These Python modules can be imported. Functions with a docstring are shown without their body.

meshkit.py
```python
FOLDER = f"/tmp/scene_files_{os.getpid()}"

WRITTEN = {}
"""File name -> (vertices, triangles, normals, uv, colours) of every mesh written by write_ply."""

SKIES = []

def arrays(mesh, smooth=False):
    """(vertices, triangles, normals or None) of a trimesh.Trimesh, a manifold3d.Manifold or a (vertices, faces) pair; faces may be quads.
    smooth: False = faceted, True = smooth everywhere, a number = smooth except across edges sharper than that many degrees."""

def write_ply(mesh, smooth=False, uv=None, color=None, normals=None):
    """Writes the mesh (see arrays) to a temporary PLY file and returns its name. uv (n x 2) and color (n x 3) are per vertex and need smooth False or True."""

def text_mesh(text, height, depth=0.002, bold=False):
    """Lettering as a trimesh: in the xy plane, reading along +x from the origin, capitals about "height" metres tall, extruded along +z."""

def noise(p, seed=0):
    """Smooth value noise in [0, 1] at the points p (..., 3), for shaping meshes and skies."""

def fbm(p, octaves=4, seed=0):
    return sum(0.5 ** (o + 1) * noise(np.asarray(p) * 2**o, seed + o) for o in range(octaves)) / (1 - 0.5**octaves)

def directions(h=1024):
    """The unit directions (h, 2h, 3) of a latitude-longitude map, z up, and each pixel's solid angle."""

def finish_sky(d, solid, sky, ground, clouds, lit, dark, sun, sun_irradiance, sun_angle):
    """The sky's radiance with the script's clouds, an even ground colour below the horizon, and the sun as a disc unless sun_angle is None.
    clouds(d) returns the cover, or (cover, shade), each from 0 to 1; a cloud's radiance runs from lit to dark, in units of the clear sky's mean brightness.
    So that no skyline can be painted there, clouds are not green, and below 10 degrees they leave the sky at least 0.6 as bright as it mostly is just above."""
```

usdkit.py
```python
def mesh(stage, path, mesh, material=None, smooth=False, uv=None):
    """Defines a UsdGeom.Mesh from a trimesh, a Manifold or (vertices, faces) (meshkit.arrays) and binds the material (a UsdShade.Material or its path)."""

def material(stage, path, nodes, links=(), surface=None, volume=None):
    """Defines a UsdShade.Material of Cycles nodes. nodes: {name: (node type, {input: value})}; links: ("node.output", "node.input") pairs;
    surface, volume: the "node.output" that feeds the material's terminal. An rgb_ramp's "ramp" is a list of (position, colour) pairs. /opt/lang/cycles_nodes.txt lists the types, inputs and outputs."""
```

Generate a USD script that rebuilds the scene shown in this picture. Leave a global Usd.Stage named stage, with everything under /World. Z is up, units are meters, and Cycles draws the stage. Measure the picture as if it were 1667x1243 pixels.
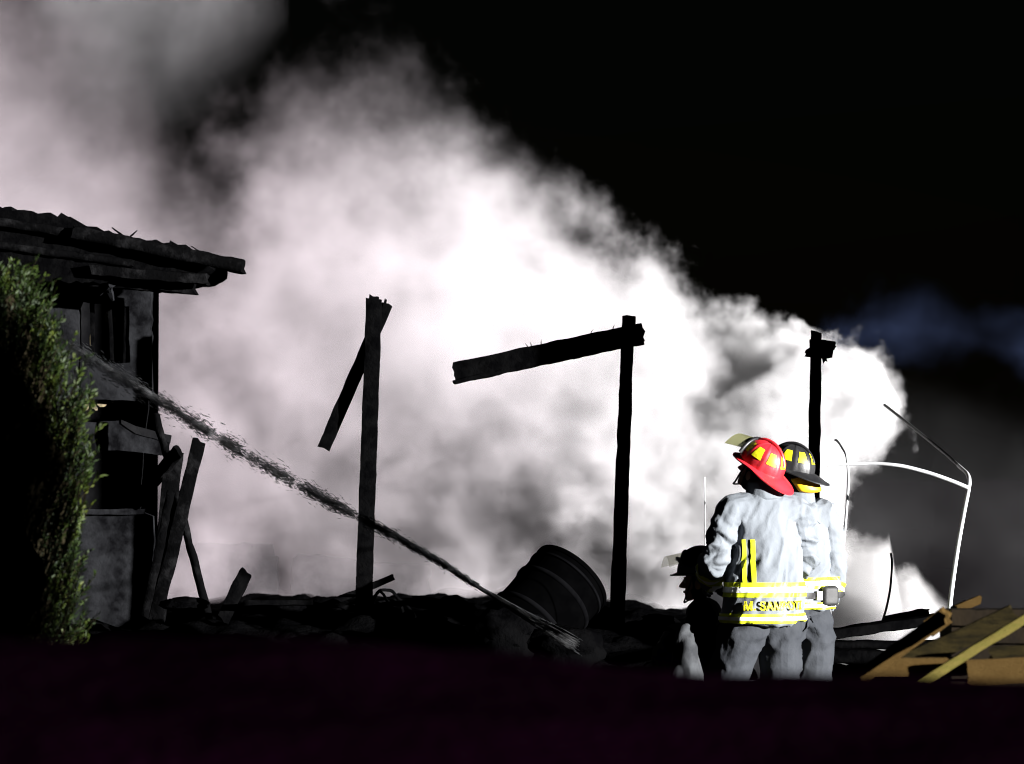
import math, numpy as np, trimesh, usdkit, meshkit, manifold3d as m3
from pxr import Usd, UsdGeom, UsdLux, UsdShade, Gf, Sdf
stage = Usd.Stage.CreateInMemory()
UsdGeom.Xform.Define(stage, '/World')
# ---------------------------------------------------------------- camera, sky, light, exposure
F = 7425.0                                   # focal length in pixels of the 1667 px wide photograph
PITCH = math.atan(145.5 / F)
EYE = np.array([0, 0, 1.7])
cam = UsdGeom.Camera.Define(stage, '/World/camera')
cam.CreateHorizontalApertureAttr(36.0)
cam.CreateFocalLengthAttr(36.0 * F / 1667)
cam.CreateFStopAttr(4.2)
cam.CreateFocusDistanceAttr(27.0)
cam.CreateExposureAttr(2.72)
cam.AddTranslateOp().Set(tuple(EYE))
cam.AddRotateXYZOp().Set((90 + math.degrees(PITCH), 0, 0))
cam.CreateClippingRangeAttr((0.1, 5000))
ELEV, AZ = math.radians(7), math.radians(34)
TO_LIGHT = np.array([math.cos(AZ) * math.cos(ELEV), -math.sin(AZ) * math.cos(ELEV), math.sin(ELEV)])
dome = UsdLux.DomeLight.Define(stage, '/World/sky')
dome.GetPrim().SetCustomDataByKey('kind', 'structure')
sky_m = usdkit.material(stage, '/World/Looks/night_sky', {
    't': ('sky_texture', {'sky_type': 'single_scattering', 'sun_disc': False, 'sun_elevation': ELEV, 'sun_rotation': math.atan2(TO_LIGHT[0], TO_LIGHT[1])}),
    'b': ('background_shader', {'strength': 0.00005})}, [('t.color', 'b.color')], surface='b.background')
UsdShade.MaterialBindingAPI.Apply(dome.GetPrim()).Bind(sky_m)
flood = UsdLux.DistantLight.Define(stage, '/World/floodlight')
flood.CreateIntensityAttr(1.0)
flood.CreateNormalizeAttr(True)
flood.CreateAngleAttr(0.6)
flood.CreateColorAttr(Gf.Vec3f(1.0, 0.985, 0.97))
flood.AddTransformOp().Set(Gf.Matrix4d().SetLookAt(Gf.Vec3d(0, 0, 0), Gf.Vec3d(*(-TO_LIGHT)), Gf.Vec3d(0, 0, 1)).GetInverse())


# ---------------------------------------------------------------- helpers
def at(px, py, Y):
    """The point at depth Y that the photograph shows at this pixel."""
    x, y = (px - 833.5) / F, (621.5 - py) / F
    c, s = math.cos(PITCH), math.sin(PITCH)
    d = np.array([x, c - y * s, s + y * c])
    return EYE + d * Y / d[1]


_taken = {}


def numbered(parent, name):
    k = _taken.get((parent, name), 0)
    _taken[(parent, name)] = k + 1
    return name if k == 0 else f'{name}_{k:03d}'


def tag(p, label=None, cat=None, group=None, kind=None):
    for k, v in (('label', label), ('category', cat), ('group', group), ('kind', kind)):
        if v:
            p.SetCustomDataByKey(k, v)
    return p


def path_of(parent):
    return '/World' if parent is None else str(parent.GetPath())


def thing(name, label, cat, loc=(0, 0, 0), rotz=0.0, group=None):
    x = UsdGeom.Xform.Define(stage, '/World/' + numbered('/World', name))
    x.AddTranslateOp().Set(tuple(float(v) for v in loc))
    x.AddRotateZOp().Set(float(rotz))
    return tag(x.GetPrim(), label, cat, group)


def join(ms):
    ms = [trimesh.Trimesh(*usdkit.meshkit.arrays(m)[:2], process=False) if not isinstance(m, trimesh.Trimesh) else m for m in ms]
    return trimesh.util.concatenate(ms)


def obj(name, mesh, mat, parent=None, smooth=False, label=None, cat=None, kind=None, group=None):
    base = path_of(parent)
    if isinstance(mesh, list):
        mesh = join(mesh)
    m = usdkit.mesh(stage, f'{base}/{numbered(base, name)}', mesh, mat, smooth=smooth)
    return tag(m.GetPrim(), label, cat, group, kind)


def shift(mesh, d):
    mesh = mesh.copy()
    mesh.apply_translation(-np.asarray(d, float))
    return mesh


def tm(man):
    m = man.to_mesh()
    return trimesh.Trimesh(np.array(m.vert_properties[:, :3], float), np.array(m.tri_verts), process=False)


def to_man(mesh):
    return m3.Manifold(m3.Mesh(np.asarray(mesh.vertices, np.float32), np.asarray(mesh.faces, np.uint32)))


def fbm(p, scale, octaves=4, seed=0):
    """centred on 0, about -0.5 to 0.5"""
    return meshkit.fbm(np.asarray(p) * scale + 100.0, octaves, seed) - 0.5


def frame(p0, p1, up=(0, 0, 1)):
    """columns: side, up, along"""
    t = np.asarray(p1, float) - np.asarray(p0, float)
    t = t / np.linalg.norm(t)
    u = np.asarray(up, float)
    if abs(t @ u) > .97:
        u = np.array([0, 1.0, 0])
    s = np.cross(t, u)
    s /= np.linalg.norm(s)
    return np.stack([s, np.cross(s, t), t], 1)


def beam(p0, p1, w, h, up=(0, 0, 1), rough=.008, step=.03, seed=0, splinter=.03, taper=1.0, sag=0.0):
    """A burnt timber: a closed box of w (sideways) by h (along up) between two points, eaten away along its edges and broken at its ends."""
    p0, p1 = np.asarray(p0, float), np.asarray(p1, float)
    L = np.linalg.norm(p1 - p0)
    R = frame(p0, p1, up)
    n = max(3, int(L / step))
    a, b = max(2, int(round(w / step))), max(2, int(round(h / step)))
    ring = [(-.5 + i / a, -.5) for i in range(a)] + [(.5, -.5 + i / b) for i in range(b)] + [(.5 - i / a, .5) for i in range(a)] + [(-.5, .5 - i / b) for i in range(b)]
    ring = np.array(ring) * (w, h)
    # slightly round the corners
    k = len(ring)
    v = []
    for i in range(n + 1):
        t = i / n
        sc = 1 + (taper - 1) * t
        r = np.c_[ring * sc, np.full(k, t * L)]
        v.append(r)
    v = np.array(v)
    ends = np.array([[[0, 0, 0.0]], [[0, 0, L]]])
    flat = v.reshape(-1, 3)
    q = flat + seed * 7.13
    d = np.stack([fbm(q * (1, 1, .45), 1 / .05, 3, seed), fbm(q * (1, 1, .45), 1 / .05, 3, seed + 5), 0 * q[:, 0]], 1) * rough * 2.4
    corner = (np.abs(flat[:, 0]) > w * .42) & (np.abs(flat[:, 1]) > h * .42)
    flat = flat + d - np.where(corner[:, None], np.sign(flat) * (rough * .45 + rough * 1.1 * np.maximum(fbm(q, 1 / .12, 2, seed + 9), 0)[:, None]) * (1, 1, 0), 0)
    end0, end1 = np.arange(len(flat)) < k, np.arange(len(flat)) >= n * k
    j = fbm(q * (1, 1, 0), 1 / .035, 3, seed + 3) * splinter * 2
    flat[:, 2] += np.where(end0 | end1, j, 0)
    if sag:
        flat[:, 1] -= sag * 4 * (flat[:, 2] / L) * (1 - flat[:, 2] / L)
    vv = np.vstack([flat, [[0, 0, 0]], [[0, 0, L]]])
    f = []
    i, jx = np.meshgrid(np.arange(n), np.arange(k), indexing='ij')
    A, B = i * k + jx, i * k + (jx + 1) % k
    f.append(np.stack([A, B, B + k], -1).reshape(-1, 3))
    f.append(np.stack([A, B + k, A + k], -1).reshape(-1, 3))
    jj = np.arange(k)
    f.append(np.stack([(jj + 1) % k, jj, np.full(k, n * k + k)], 1))
    f.append(np.stack([n * k + jj, n * k + (jj + 1) % k, np.full(k, n * k + k + 1)], 1))
    return trimesh.Trimesh(vv @ R.T + p0, np.vstack(f), process=False)


def tube(points, r, sides=10, closed_ends=True):
    p = np.asarray(points, float)
    t = np.gradient(p, axis=0)
    t /= np.linalg.norm(t, axis=1, keepdims=True)
    a = np.cross(t[0], [0, 0, 1.0] if abs(t[0][2]) < .9 else [0, 1.0, 0])
    a /= np.linalg.norm(a)
    vs = []
    r = np.broadcast_to(r, (len(p),))
    ang = np.arange(sides) * 2 * math.pi / sides
    for i in range(len(p)):
        a = a - t[i] * (a @ t[i])
        a /= np.linalg.norm(a)
        b = np.cross(t[i], a)
        vs.append(p[i] + r[i] * (np.cos(ang)[:, None] * a + np.sin(ang)[:, None] * b))
    n = len(p)
    v = np.vstack(vs + [p[:1], p[-1:]])
    i, j = np.meshgrid(np.arange(n - 1), np.arange(sides), indexing='ij')
    A, B = i * sides + j, i * sides + (j + 1) % sides
    f = [np.stack([A, B, B + sides], -1).reshape(-1, 3), np.stack([A, B + sides, A + sides], -1).reshape(-1, 3)]
    j = np.arange(sides)
    f += [np.stack([(j + 1) % sides, j, np.full(sides, n * sides)], 1), np.stack([(n - 1) * sides + j, (n - 1) * sides + (j + 1) % sides, np.full(sides, n * sides + 1)], 1)]
    return trimesh.Trimesh(v, np.vstack(f), process=False)


def spline(pts, n=40):
    from scipy.interpolate import CubicSpline, PchipInterpolator
    p = np.asarray(pts, float)
    s = np.r_[0, np.cumsum(np.linalg.norm(np.diff(p, axis=0), axis=1))]
    return PchipInterpolator(s, p)(np.linspace(0, s[-1], n))


def extrude(points2d, y0, y1):
    """A polygon in (x, z) with thickness from y0 to y1."""
    from shapely.geometry import Polygon
    m = trimesh.creation.extrude_polygon(Polygon(points2d), y1 - y0, engine='earcut')
    v = m.vertices.copy()
    m.vertices = np.c_[v[:, 0], y0 + v[:, 2], v[:, 1]]
    m.faces = m.faces[:, ::-1]
    return m


# ---------------------------------------------------------------- materials
def mat(name, base, rough=.8, spec=.3, metallic=0.0, var=0.0, scale=6.0, bump=0.0, bump_scale=60.0, bump_dist=.01, stretch=(1, 1, 1), second=None, ramp=(.4, .62), extra=None):
    N = {'p': ('principled_bsdf', {'base_color': base, 'roughness': rough, 'specular_ior_level': spec, 'metallic': metallic, **(extra or {})})}
    L = []
    N['tc'] = ('texture_coordinate', {})
    N['mp'] = ('mapping', {'scale': stretch})
    L.append(('tc.object', 'mp.vector'))
    if var or second:
        b2 = second or tuple(c * (1 - var) for c in base)
        N['n'] = ('noise_texture', {'scale': scale, 'detail': 5.0, 'roughness': .62})
        N['r'] = ('rgb_ramp', {'ramp': [(0, base), (ramp[0], base), (ramp[1], b2), (1, b2)]})
        L += [('mp.vector', 'n.vector'), ('n.fac', 'r.fac'), ('r.color', 'p.base_color')]
    if bump:
        N['bn'] = ('noise_texture', {'scale': bump_scale, 'detail': 4.0, 'roughness': .6})
        N['bu'] = ('bump', {'strength': bump, 'distance': bump_dist})
        L += [('mp.vector', 'bn.vector'), ('bn.fac', 'bu.height'), ('bu.normal', 'p.normal')]
    return usdkit.material(stage, '/World/Looks/' + name, N, L, surface='p.BSDF')


M = {}
M['char'] = mat('charred_wood', (.0007, .0007, .0008), .97, .0, second=(.0016, .0016, .0017), scale=14, bump=.7, bump_scale=45, bump_dist=.012)  # burnt wood and rubble colours darkened past real char to hold missing light
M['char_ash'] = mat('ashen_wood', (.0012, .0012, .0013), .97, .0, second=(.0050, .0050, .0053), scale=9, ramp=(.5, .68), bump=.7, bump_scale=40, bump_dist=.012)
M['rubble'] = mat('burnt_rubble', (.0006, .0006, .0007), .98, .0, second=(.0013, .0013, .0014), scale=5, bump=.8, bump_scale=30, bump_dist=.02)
M['soot_shade_wall'] = mat('soot_shade_render', (.010, .0103, .0115), .97, .0, second=(.0018, .0018, .0021), scale=4.2, ramp=(.42, .62), bump=.5, bump_scale=35, bump_dist=.01)  # soot, darkened further: the wall's shade is put into the colour too
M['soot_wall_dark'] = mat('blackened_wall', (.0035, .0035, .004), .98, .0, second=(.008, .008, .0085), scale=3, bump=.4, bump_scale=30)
M['block'] = mat('far_block_wall', (.014, .014, .015), .97, .0, second=(.009, .009, .010), scale=4, bump=.4)
M['insulation'] = mat('scorched_lining', (.16, .13, .08), .95, .1, second=(.05, .045, .03), scale=20, bump=.6)
M['turf'] = mat('unlit_turf', (.0021, .0003, .0016), .98, .0, second=(.0012, .0002, .0009), scale=2.5, bump=.6, bump_scale=18, bump_dist=.03)  # near-black purple: the bank's lack of light is put into the colour
M['yard'] = mat('burnt_yard', (.006, .005, .006), .97, .03, second=(.010, .009, .010), scale=1.2, bump=.6, bump_scale=15, bump_dist=.03)
M['drum'] = mat('shade_dark_drum', (.0003, .0003, .00035), .9, .0, second=(.0005, .0005, .00055), scale=7, bump=.15, bump_scale=25)  # near-black body: the drum's shade is put into its colour
M['drum_band'] = mat('lit_rib_steel', (.0022, .0022, .0025), .85, .0, second=(.0012, .0012, .0014), scale=9)  # paler than the body: faint light on the ribs put into the colour
M['pipe'] = mat('galvanised_pipe', (.36, .37, .38), .45, .4, second=(.20, .20, .21), scale=12, ramp=(.5, .7))
M['pipe_dull'] = mat('dull_shade_pipe', (.05, .05, .052), .55, .4, second=(.02, .02, .021), scale=9)  # dull tone; on the receding rail it holds the shade of the tube
M['plank_ochre'] = mat('ochre_plank', (.031, .017, .0028), .85, .1, second=(.035, .020, .004), scale=5, stretch=(2.2, 6, 9), ramp=(.38, .62), bump=.6, bump_scale=26)  # board and crate colours darkened: the pile's shade is put into them
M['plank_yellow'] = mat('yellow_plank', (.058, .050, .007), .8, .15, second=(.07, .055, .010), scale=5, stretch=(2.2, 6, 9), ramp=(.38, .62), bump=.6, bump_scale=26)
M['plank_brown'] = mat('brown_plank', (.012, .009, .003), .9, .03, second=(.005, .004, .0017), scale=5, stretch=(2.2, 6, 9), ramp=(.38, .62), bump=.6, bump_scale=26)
M['plank_dark'] = mat('dark_crate_wood', (.005, .004, .003), .95, .03, second=(.009, .0065, .004), scale=3, bump=.4, bump_scale=30)
M['cloth'] = mat('turnout_cloth', (.128, .140, .155), .9, .08, second=(.098, .108, .121), scale=3, ramp=(.42, .72), bump=.3, bump_scale=26, bump_dist=.014)
M['cloth_shaded'] = mat('shaded_turnout_cloth', (.005, .005, .0055), .95, .05, second=(.008, .008, .009), scale=7, bump=.25, bump_scale=300, bump_dist=.002)  # near-black copy of the turnout cloth: the crouching figure's shade as colour
M['trouser'] = mat('turnout_trouser_cloth', (.034, .0365, .0415), .9, .08, second=(.022, .024, .028), scale=3, bump=.4, bump_scale=20, bump_dist=.016)
M['lime'] = mat('lime_reflective_trim', (.62, .70, .02), .5, .4, bump=.15, bump_scale=500, bump_dist=.001)
M['silver'] = mat('silver_reflective_trim', (.85, .86, .80), .35, .5)
M['red'] = mat('red_helmet_shell', (.55, .012, .022), .42, 1.0, second=(.16, .008, .010), scale=11, ramp=(.48, .70), bump=.25, bump_scale=60, bump_dist=.004)
M['blackhelmet'] = mat('black_helmet_shell', (.008, .008, .009), .42, .35, second=(.020, .020, .021), scale=10, bump=.25, bump_scale=60, bump_dist=.004)
M['decal'] = mat('yellow_helmet_decal', (.75, .68, .01), .45, .4, second=(.30, .26, .01), scale=26, ramp=(.50, .66))
M['decal_shaded'] = mat('shaded_helmet_decal', (.030, .027, .003), .6, .2)  # dimmed copy of the yellow decal, shade put into its colour
M['orange'] = mat('orange_band', (.75, .42, .01), .5, .3)
M['strap'] = mat('pale_strap', (.55, .55, .56), .6, .3)
M['glove'] = mat('black_glove_leather', (.010, .010, .010), .6, .3, second=(.02, .02, .02), scale=20, bump=.3, bump_scale=120, bump_dist=.003)
M['glove_grey'] = mat('grey_glove_leather', (.10, .10, .105), .7, .3, second=(.05, .05, .052), scale=20, bump=.3, bump_scale=120, bump_dist=.003)
M['skin'] = mat('skin', (.42, .24, .17), .55, .35, second=(.36, .19, .13), scale=20)
M['hood'] = mat('knit_hood', (.014, .013, .013), .95, .1, bump=.5, bump_scale=250, bump_dist=.002)
M['eye'] = mat('eye', (.6, .6, .58), .2, .5)
M['boot'] = mat('boot_rubber', (.012, .012, .012), .6, .3)
M['bag'] = mat('grey_added_cloth', (.040, .042, .045), .9, .05, second=(.020, .021, .023), scale=9, bump=.3, bump_scale=200)
M['visor'] = usdkit.material(stage, '/World/Looks/smoked_visor', {
    'd': ('principled_bsdf', {'base_color': (.19, .19, .10), 'roughness': .25, 'specular_ior_level': .5}),
    't': ('transparent_bsdf', {'color': (.75, .77, .6)}), 'm': ('mix_closure', {'fac': .35})},
    [('d.BSDF', 'm.closure1'), ('t.BSDF', 'm.closure2')], surface='m.closure')
M['visor_pale'] = usdkit.material(stage, '/World/Looks/hazed_visor', {
    'd': ('principled_bsdf', {'base_color': (.16, .155, .14), 'roughness': .3, 'specular_ior_level': .5}),
    't': ('transparent_bsdf', {'color': (.9, .9, .87)}), 'm': ('mix_closure', {'fac': .85})},
    [('d.BSDF', 'm.closure1'), ('t.BSDF', 'm.closure2')], surface='m.closure')
M['water_bright'] = mat('nozzle_water', (.075, .078, .083), .35, .3)
M['bark'] = mat('conifer_bark', (.012, .010, .006), .95, .0, var=.5, scale=12)
M['foliage'] = usdkit.material(stage, '/World/Looks/conifer_foliage', {
    'tc': ('texture_coordinate', {}), 'n': ('noise_texture', {'scale': 5.5, 'detail': 4.0}),
    'r': ('rgb_ramp', {'ramp': [(0, (.002, .004, .001)), (.42, (.004, .010, .0012)), (.56, (.014, .026, .002)), (.68, (.034, .044, .003)), (1, (.05, .048, .006))]}),
    'p': ('principled_bsdf', {'roughness': .6, 'specular_ior_level': .2}), 'tl': ('translucent_bsdf', {}), 'm': ('mix_closure', {'fac': .25})},
    [('tc.object', 'n.vector'), ('n.fac', 'r.fac'), ('r.color', 'p.base_color'), ('r.color', 'tl.color'), ('p.BSDF', 'm.closure1'), ('tl.BSDF', 'm.closure2')], surface='m.closure')
M['water'] = mat('hose_water', (.026, .027, .029), .4, .25)


def outward(m):
    if m.volume < 0:
        m.invert()
    return m


_beam, _tube = beam, tube


def beam(*a, **k):
    return outward(_beam(*a, **k))


def tube(*a, **k):
    return outward(_tube(*a, **k))



def march(f, org, h, level):
    """marching tetrahedra: closed isosurface f>level. f (nx,ny,nz), border must be < level"""
    nx,ny,nz=f.shape
    idx=np.arange(f.size).reshape(f.shape)
    c=[idx[a:nx-1+a,b:ny-1+b,g:nz-1+g].ravel() for a in (0,1) for b in (0,1) for g in (0,1)] # c[4a+2b+g]
    fl=f.ravel()
    ins=np.stack([fl[k]>level for k in c],0); any_=ins.any(0)&~ins.all(0)
    c=np.stack([k[any_] for k in c],1)
    tets=[(0,1,3,7),(0,3,2,7),(0,2,6,7),(0,6,4,7),(0,4,5,7),(0,5,1,7)]
    T=np.vstack([c[:,t] for t in tets]); I=fl[T]>level
    code=(I*[1,2,4,8]).sum(1)
    ed={}; tris=[]
    def E(T,a,b): return np.sort(np.stack([T[:,a],T[:,b]],1),1)
    out=[]
    for k in range(1,15):
        S=T[code==k]
        if not len(S): continue
        inn=[i for i in range(4) if k>>i&1]; ou=[i for i in range(4) if not k>>i&1]
        if len(inn)==1: q=[[(inn[0],o) for o in ou]]
        elif len(inn)==3: q=[[(i,ou[0]) for i in inn]]
        else:
            a,b=inn; p,r=ou
            q=[[(a,p),(a,r),(b,r)],[(a,p),(b,r),(b,p)]]
        for tri in q:
            # orientation fixed below
            out.append((np.stack([E(S,*e) for e in tri],1), S[:,inn[0]]))
    e=np.vstack([o[0] for o in out]); ref=np.concatenate([o[1] for o in out])
    key=e[...,0].astype(np.int64)*f.size+e[...,1]
    u,inv=np.unique(key.ravel(),return_inverse=True)
    a,b=u//f.size,u%f.size
    t=((level-fl[a])/(fl[b]-fl[a]))[:,None]
    P=lambda i: np.stack(np.unravel_index(i,f.shape),1).astype(float)
    v=(P(a)*(1-t)+P(b)*t)
    F=inv.reshape(-1,3)
    n=np.cross(v[F[:,1]]-v[F[:,0]],v[F[:,2]]-v[F[:,0]])
    flip=(n*(P(ref)-v[F].mean(1))).sum(1)>0
    F[flip]=F[flip][:,::-1]
    return v*h+org,F


# ---------------------------------------------------------------- ground
def bank(x, y):
    ridge = 1.372 - .040 * x - .012 * np.sin(x * 3.1)
    front = np.exp(-np.maximum(8.0 - y, 0) ** 2 / 2 / 2.6 ** 2)
    back = np.exp(-np.maximum(y - 8.0, 0) ** 2 / 2 / 1.7 ** 2)
    return np.clip(ridge, .8, 2.0) * np.where(y < 8, front, back)


def ground_z(x, y):
    p = np.stack([x, y, 0 * x], -1)
    near = np.exp(-np.maximum(y - 11, 0) ** 2 / 8)
    return bank(x, y) + .028 * near * 2 * fbm(p, 3.0, 4, 2) + (1 - near) * .10 * fbm(p, .8, 4, 3)


gx = np.unique(np.r_[np.linspace(-400, -6, 30), np.linspace(-6, 6, 160), np.linspace(6, 400, 30)])
gy = np.unique(np.r_[np.linspace(-40, 3, 20), np.linspace(3, 13, 180), np.linspace(13, 45, 100), np.linspace(45, 900, 40)])
GX, GY = np.meshgrid(gx, gy, indexing='ij')
gv = np.stack([GX, GY, ground_z(GX, GY)], -1).reshape(-1, 3)
ii, jj = np.meshgrid(np.arange(len(gx) - 1), np.arange(len(gy) - 1), indexing='ij')
A = (ii * len(gy) + jj).ravel()
gf = np.vstack([np.stack([A, A + len(gy), A + len(gy) + 1], 1), np.stack([A, A + len(gy) + 1, A + 1], 1)])
obj('ground', (gv, gf), M['turf'], smooth=True, kind='structure')

# burnt rubble covering the house's floor
RX = np.array([at(p, 0, 29)[0] for p in (-400, 200, 330, 520, 700, 850, 1000, 1110, 1200, 1330, 1480, 1700, 2000)])
RZ = np.array([at(0, p, 29)[2] for p in (1010, 1010, 998, 995, 992, 998, 1006, 1014, 1026, 1062, 1064, 1050, 1050)])
rx, ry = np.arange(-6.5, 6.5, .055), np.arange(26.6, 41, .07)
X, Y = np.meshgrid(rx, ry, indexing='ij')
rp = np.stack([X, Y, 0 * X], -1)
lump = np.abs(fbm(rp, 2.2, 5, 11)) * .30 + fbm(rp, 7.0, 3, 12) * .07
Z = (np.interp(X, RX, RZ) - .05) * np.clip((Y - 26.6) / 1.9, 0, 1) ** .6 * np.clip((41 - Y) / 5, 0, 1) + lump - .06
Z = np.where((X < -6.4) | (X > 6.35) | (Y < 26.7), -.3, Z)
A = (np.arange(len(rx) - 1)[:, None] * len(ry) + np.arange(len(ry) - 1)[None]).ravel()
rf = np.vstack([np.stack([A, A + len(ry), A + len(ry) + 1], 1), np.stack([A, A + len(ry) + 1, A + 1], 1)])
obj('rubble', (np.stack([X, Y, Z], -1).reshape(-1, 3), rf), M['rubble'], smooth=35, kind='stuff', label='low heap of black burnt rubble covering the floor of the destroyed building', cat='rubble')


# unseen wall added just out of view on the right to shade the posts
gw = beam((4.15, 26.5, -.1), (4.15, 26.5, 4.3), .30, 1.36, up=(0, 1, 0), rough=.01, step=.2, seed=3, splinter=.15)
gw.apply_translation((0, .45, 0))
obj('added_shade_wall', gw, M['soot_wall_dark'], None, label='unseen dark wall added out of view on the right to shade the posts', cat='wall')

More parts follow.
